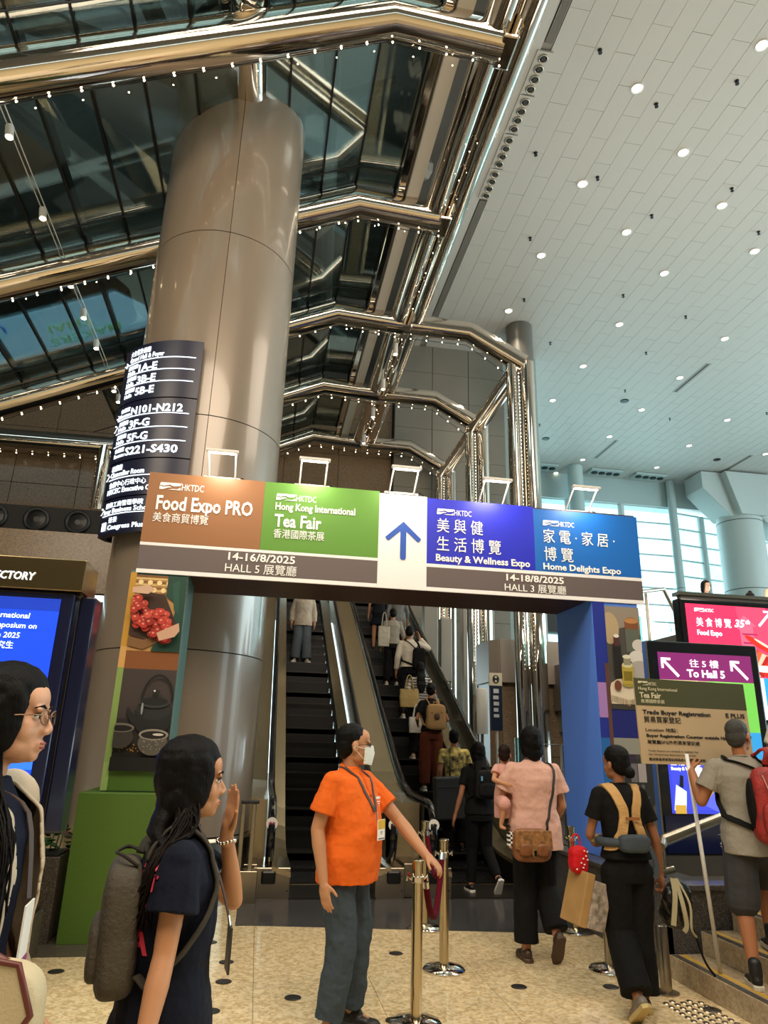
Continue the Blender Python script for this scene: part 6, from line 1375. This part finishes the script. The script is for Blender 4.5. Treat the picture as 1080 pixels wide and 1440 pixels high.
bp8, Q = backpack('beige backpack shaped like an animal face on the woman in rust trousers', p8, '#9a7a52', (.32, .42, .14), (.03, -.12, .93), strap='#9a7a52', pocket=False)
for sx in (-1, 1): build('ear', B().ell(Q(sx*.07, -.10, .345), (.035, .03, .018), None, 12, 8), mat('snout_brown', '#4a3020', .7), bp8, smooth=True); build('eye_dot', B().ell(Q(sx*.08, -.145, .26), (.012, .006, .005), None, 8, 6), dark, bp8)
build('snout', B().ell(Q(.0, -.145, .20), (.045, .02, .05), None, 14, 8, e=.7), mat('snout_brown', '#4a3020', .7), bp8, smooth=True)
p7 = person('woman in a black and white striped top with a straw tote on the escalator', on_step(5, 2.74), 0, 1.62, '#a87450', dict(el_l=(-.25, -.02, 1.1), wr_l=(-.27, .08, .92)), top=dict(c='#c8c4bc', hem=.95, sleeve=1.6, m=None) if False else dict(c='#c9c5bd', hem=.95, sleeve=1.6, sw=.06), bottom=dict(c='#0c0c0e'), shoes=dict(c='#b0a088', sole='#c8c0b0'), hair=dict(style='long', len=.28), female=True, voxel=.009)
b = B()
for i in range(9): z = 1.0+i*.045; b.tube([V((math.cos(a)*.183, math.sin(a)*.135, z)) for a in [2*PI*j/24 for j in range(24)]], .0075, 6, closed=True)
build('stripe', b, cloth('#15151a'), p7['t'])
for sd in ('l', 'r'):
    for i in range(7):
        e, w, sh_ = p7['G']('el_'+sd), p7['G']('wr_'+sd), p7['sh'+sd]; q = i/7*1.5; p = sh_.lerp(e, q) if q < 1 else e.lerp(w, q-1); d = (e-sh_).normalized() if q < 1 else (w-e).normalized(); x = d.cross(V((0, 1, 0))).normalized(); y = d.cross(x)
        build('stripe', B().tube([p+(x*math.cos(a)+y*math.sin(a))*.062*(1-q*.22) for a in [2*PI*j/14 for j in range(14)]], .006, 5, closed=True), cloth('#15151a'), p7['t'])
def tote(label, o, c, base, w, h, d=.08, hl=.25, rot=0, name='tote_bag'):
    t0 = o['t']; t = thing(name, label, 'bag', base, t0.location, t0.rotation_euler.z); x, y, z = base; Rr = Matrix.Rotation(rot, 3, 'Y')
    b = B(); b.loft([b.ring((x, y, z), w*.46, d*.4, 20, sup=.4, tilt=Rr), b.ring((x, y, z+h*.5), w*.5, d*.5, 20, sup=.5), b.ring((x, y, z+h), w*.48, d*.42, 20, sup=.5)]); blob('bag_body', b, cloth(c, .8, .4, 60), t, .008, 1, disp=.014, dsize=.09)
    for yy in (-d*.4, d*.4): build('handle', B().tube(smooth_path([(x-w*.22, y+yy, z+h*.95), (x-w*.12, y+yy*.5, z+h+hl*.8), (x, y, z+h+hl), (x+w*.12, y+yy*.5, z+h+hl*.8), (x+w*.22, y+yy, z+h*.95)], 4), .008, 6), cloth(c), t, smooth=True)
tote('beige straw tote on the arm of the woman in stripes', p7, '#a08a5c', (-.22, -.14, .84), .34, .30, .1, .24)
tote('white plastic bag hanging low beside the rust trousers', p7, '#c8c4bc', (-.10, -.2, .42), .26, .26, .1, .2, name='plastic_bag')
p6 = person('man in a white shirt and dark trousers holding up a phone on the escalator', on_step(8, 2.80), 0, 1.76, '#a07050', dict(el_r=(.36, .06, 1.30), wr_r=(.22, .20, 1.52), hd_r=(-.2, .2, 1), pn_r=(-1, 0, 0), ts_r=(0, -1, 0), curl_r=.8), top=dict(c='#c4bcae', hem=.93, sleeve=1.85, sw=.07, fit=.02, disp=.02, name='shirt'), bottom=dict(c='#0c0e16', w=(.10, .085, .08)), shoes=dict(c='#cfc8bc', sole='#e0dcd4'), hair=dict(style='short'), head=(-.45, 0, 0), voxel=.009)
backpack('slim dark backpack on the right shoulder of the man in the white shirt', p6, '#0c0c0e', (.25, .42, .12), (.14, -.12, .93), strap='#0c0c0e', pocket=False)
ph = single('phone', B().box((.205, .245, 1.64), (.012, .08, .15)), blackp, 'phone held up by the man in the white shirt', 'phone', (.205, .245, 1.56), loc=p6['t'].location, rz=0)
p5 = person('person in a pale top left of the man in the white shirt', on_step(11, 2.66), 0, 1.62, '#a87450', dict(), top=dict(c='#8e877c', hem=.9, sleeve=1.2), bottom=dict(c='#0e0e10'), shoes=dict(c='#cfc8bc', sole='#e0dcd4'), hair=dict(style='short'), female=True, voxel=.01)
tote('pale canvas tote on the shoulder of the person above the white shirt', p5, '#b0aa9c', (-.2, -.08, .80), .26, .42, .08, .3)
p4 = person('person in a short dark skirt high on the right escalator', on_step(15, 2.60), 0, 1.62, '#b07c5c', dict(), top=dict(c='#14161c', hem=.9, sleeve=.6), bottom=dict(c='#10131c', kind='skirt', hem=.62, wh=.21, w=(.1, .1, .23), name='skirt'), shoes=dict(c='#101010', sole='#181818'), hair=dict(style='bob'), female=True, voxel=.01)
p3 = person('person in a grey coat highest on the right escalator beside the handrail', on_step(14, 2.98), 0, 1.64, '#b07c5c', dict(), top=dict(c='#6a6a68', hem=.75, sleeve=1.6), bottom=dict(c='#14161c'), shoes=dict(c='#101010', sole='#181818'), hair=dict(style='short'), voxel=.01)
# man coming down the left escalator
p10 = person('man in a pale jacket and washed jeans standing on the left escalator', on_step(13, .78), PI, 1.72, '#b9866a', dict(an_l=(-.13, 0, .085), an_r=(.13, 0, .085), toe_l=.3, toe_r=-.3), top=dict(c='#b8aa98', hem=.80, sleeve=1.85, sw=.075, fit=.035, disp=.022, name='jacket'), bottom=dict(c='#5c656e', w=(.11, .10, .105), disp=.016, name='jeans'), shoes=dict(c='#c8c4bc', sole='#e0dcd4'), hair=dict(style='short'), face=True, voxel=.009)
# upper balcony ---------------------------------------------------------------------
person('woman with shoulder-length hair looking over the balcony above the red screen', (7.55, 11.0, 2.95), PI, 1.50, '#8a6a58', dict(), top=dict(c='#15171a', hem=.85, sleeve=1.6), bottom=dict(c='#15171a'), shoes=dict(c='#15171a', sole='#15171a'), hair=dict(style='bob'), face=True, female=True, voxel=.009)
person('person with hair tied in a top knot behind the balcony edge', (8.40, 11.0, 2.84), 0, 1.45, '#8a6a58', dict(), top=dict(c='#2a2a2c', hem=.85), bottom=dict(c='#15171a'), shoes=dict(c='#15171a', sole='#15171a'), hair=dict(style='bun', bun=(0, -.03, .13)), voxel=.01)
person('person in a beige top at the right edge of the balcony', (8.95, 11.0, 2.95), 0, 1.72, '#8a6a58', dict(), top=dict(c='#a89c88', hem=.85, sleeve=.7), bottom=dict(c='#2a2a2c'), shoes=dict(c='#15171a', sole='#15171a'), hair=dict(style='short'), voxel=.01)
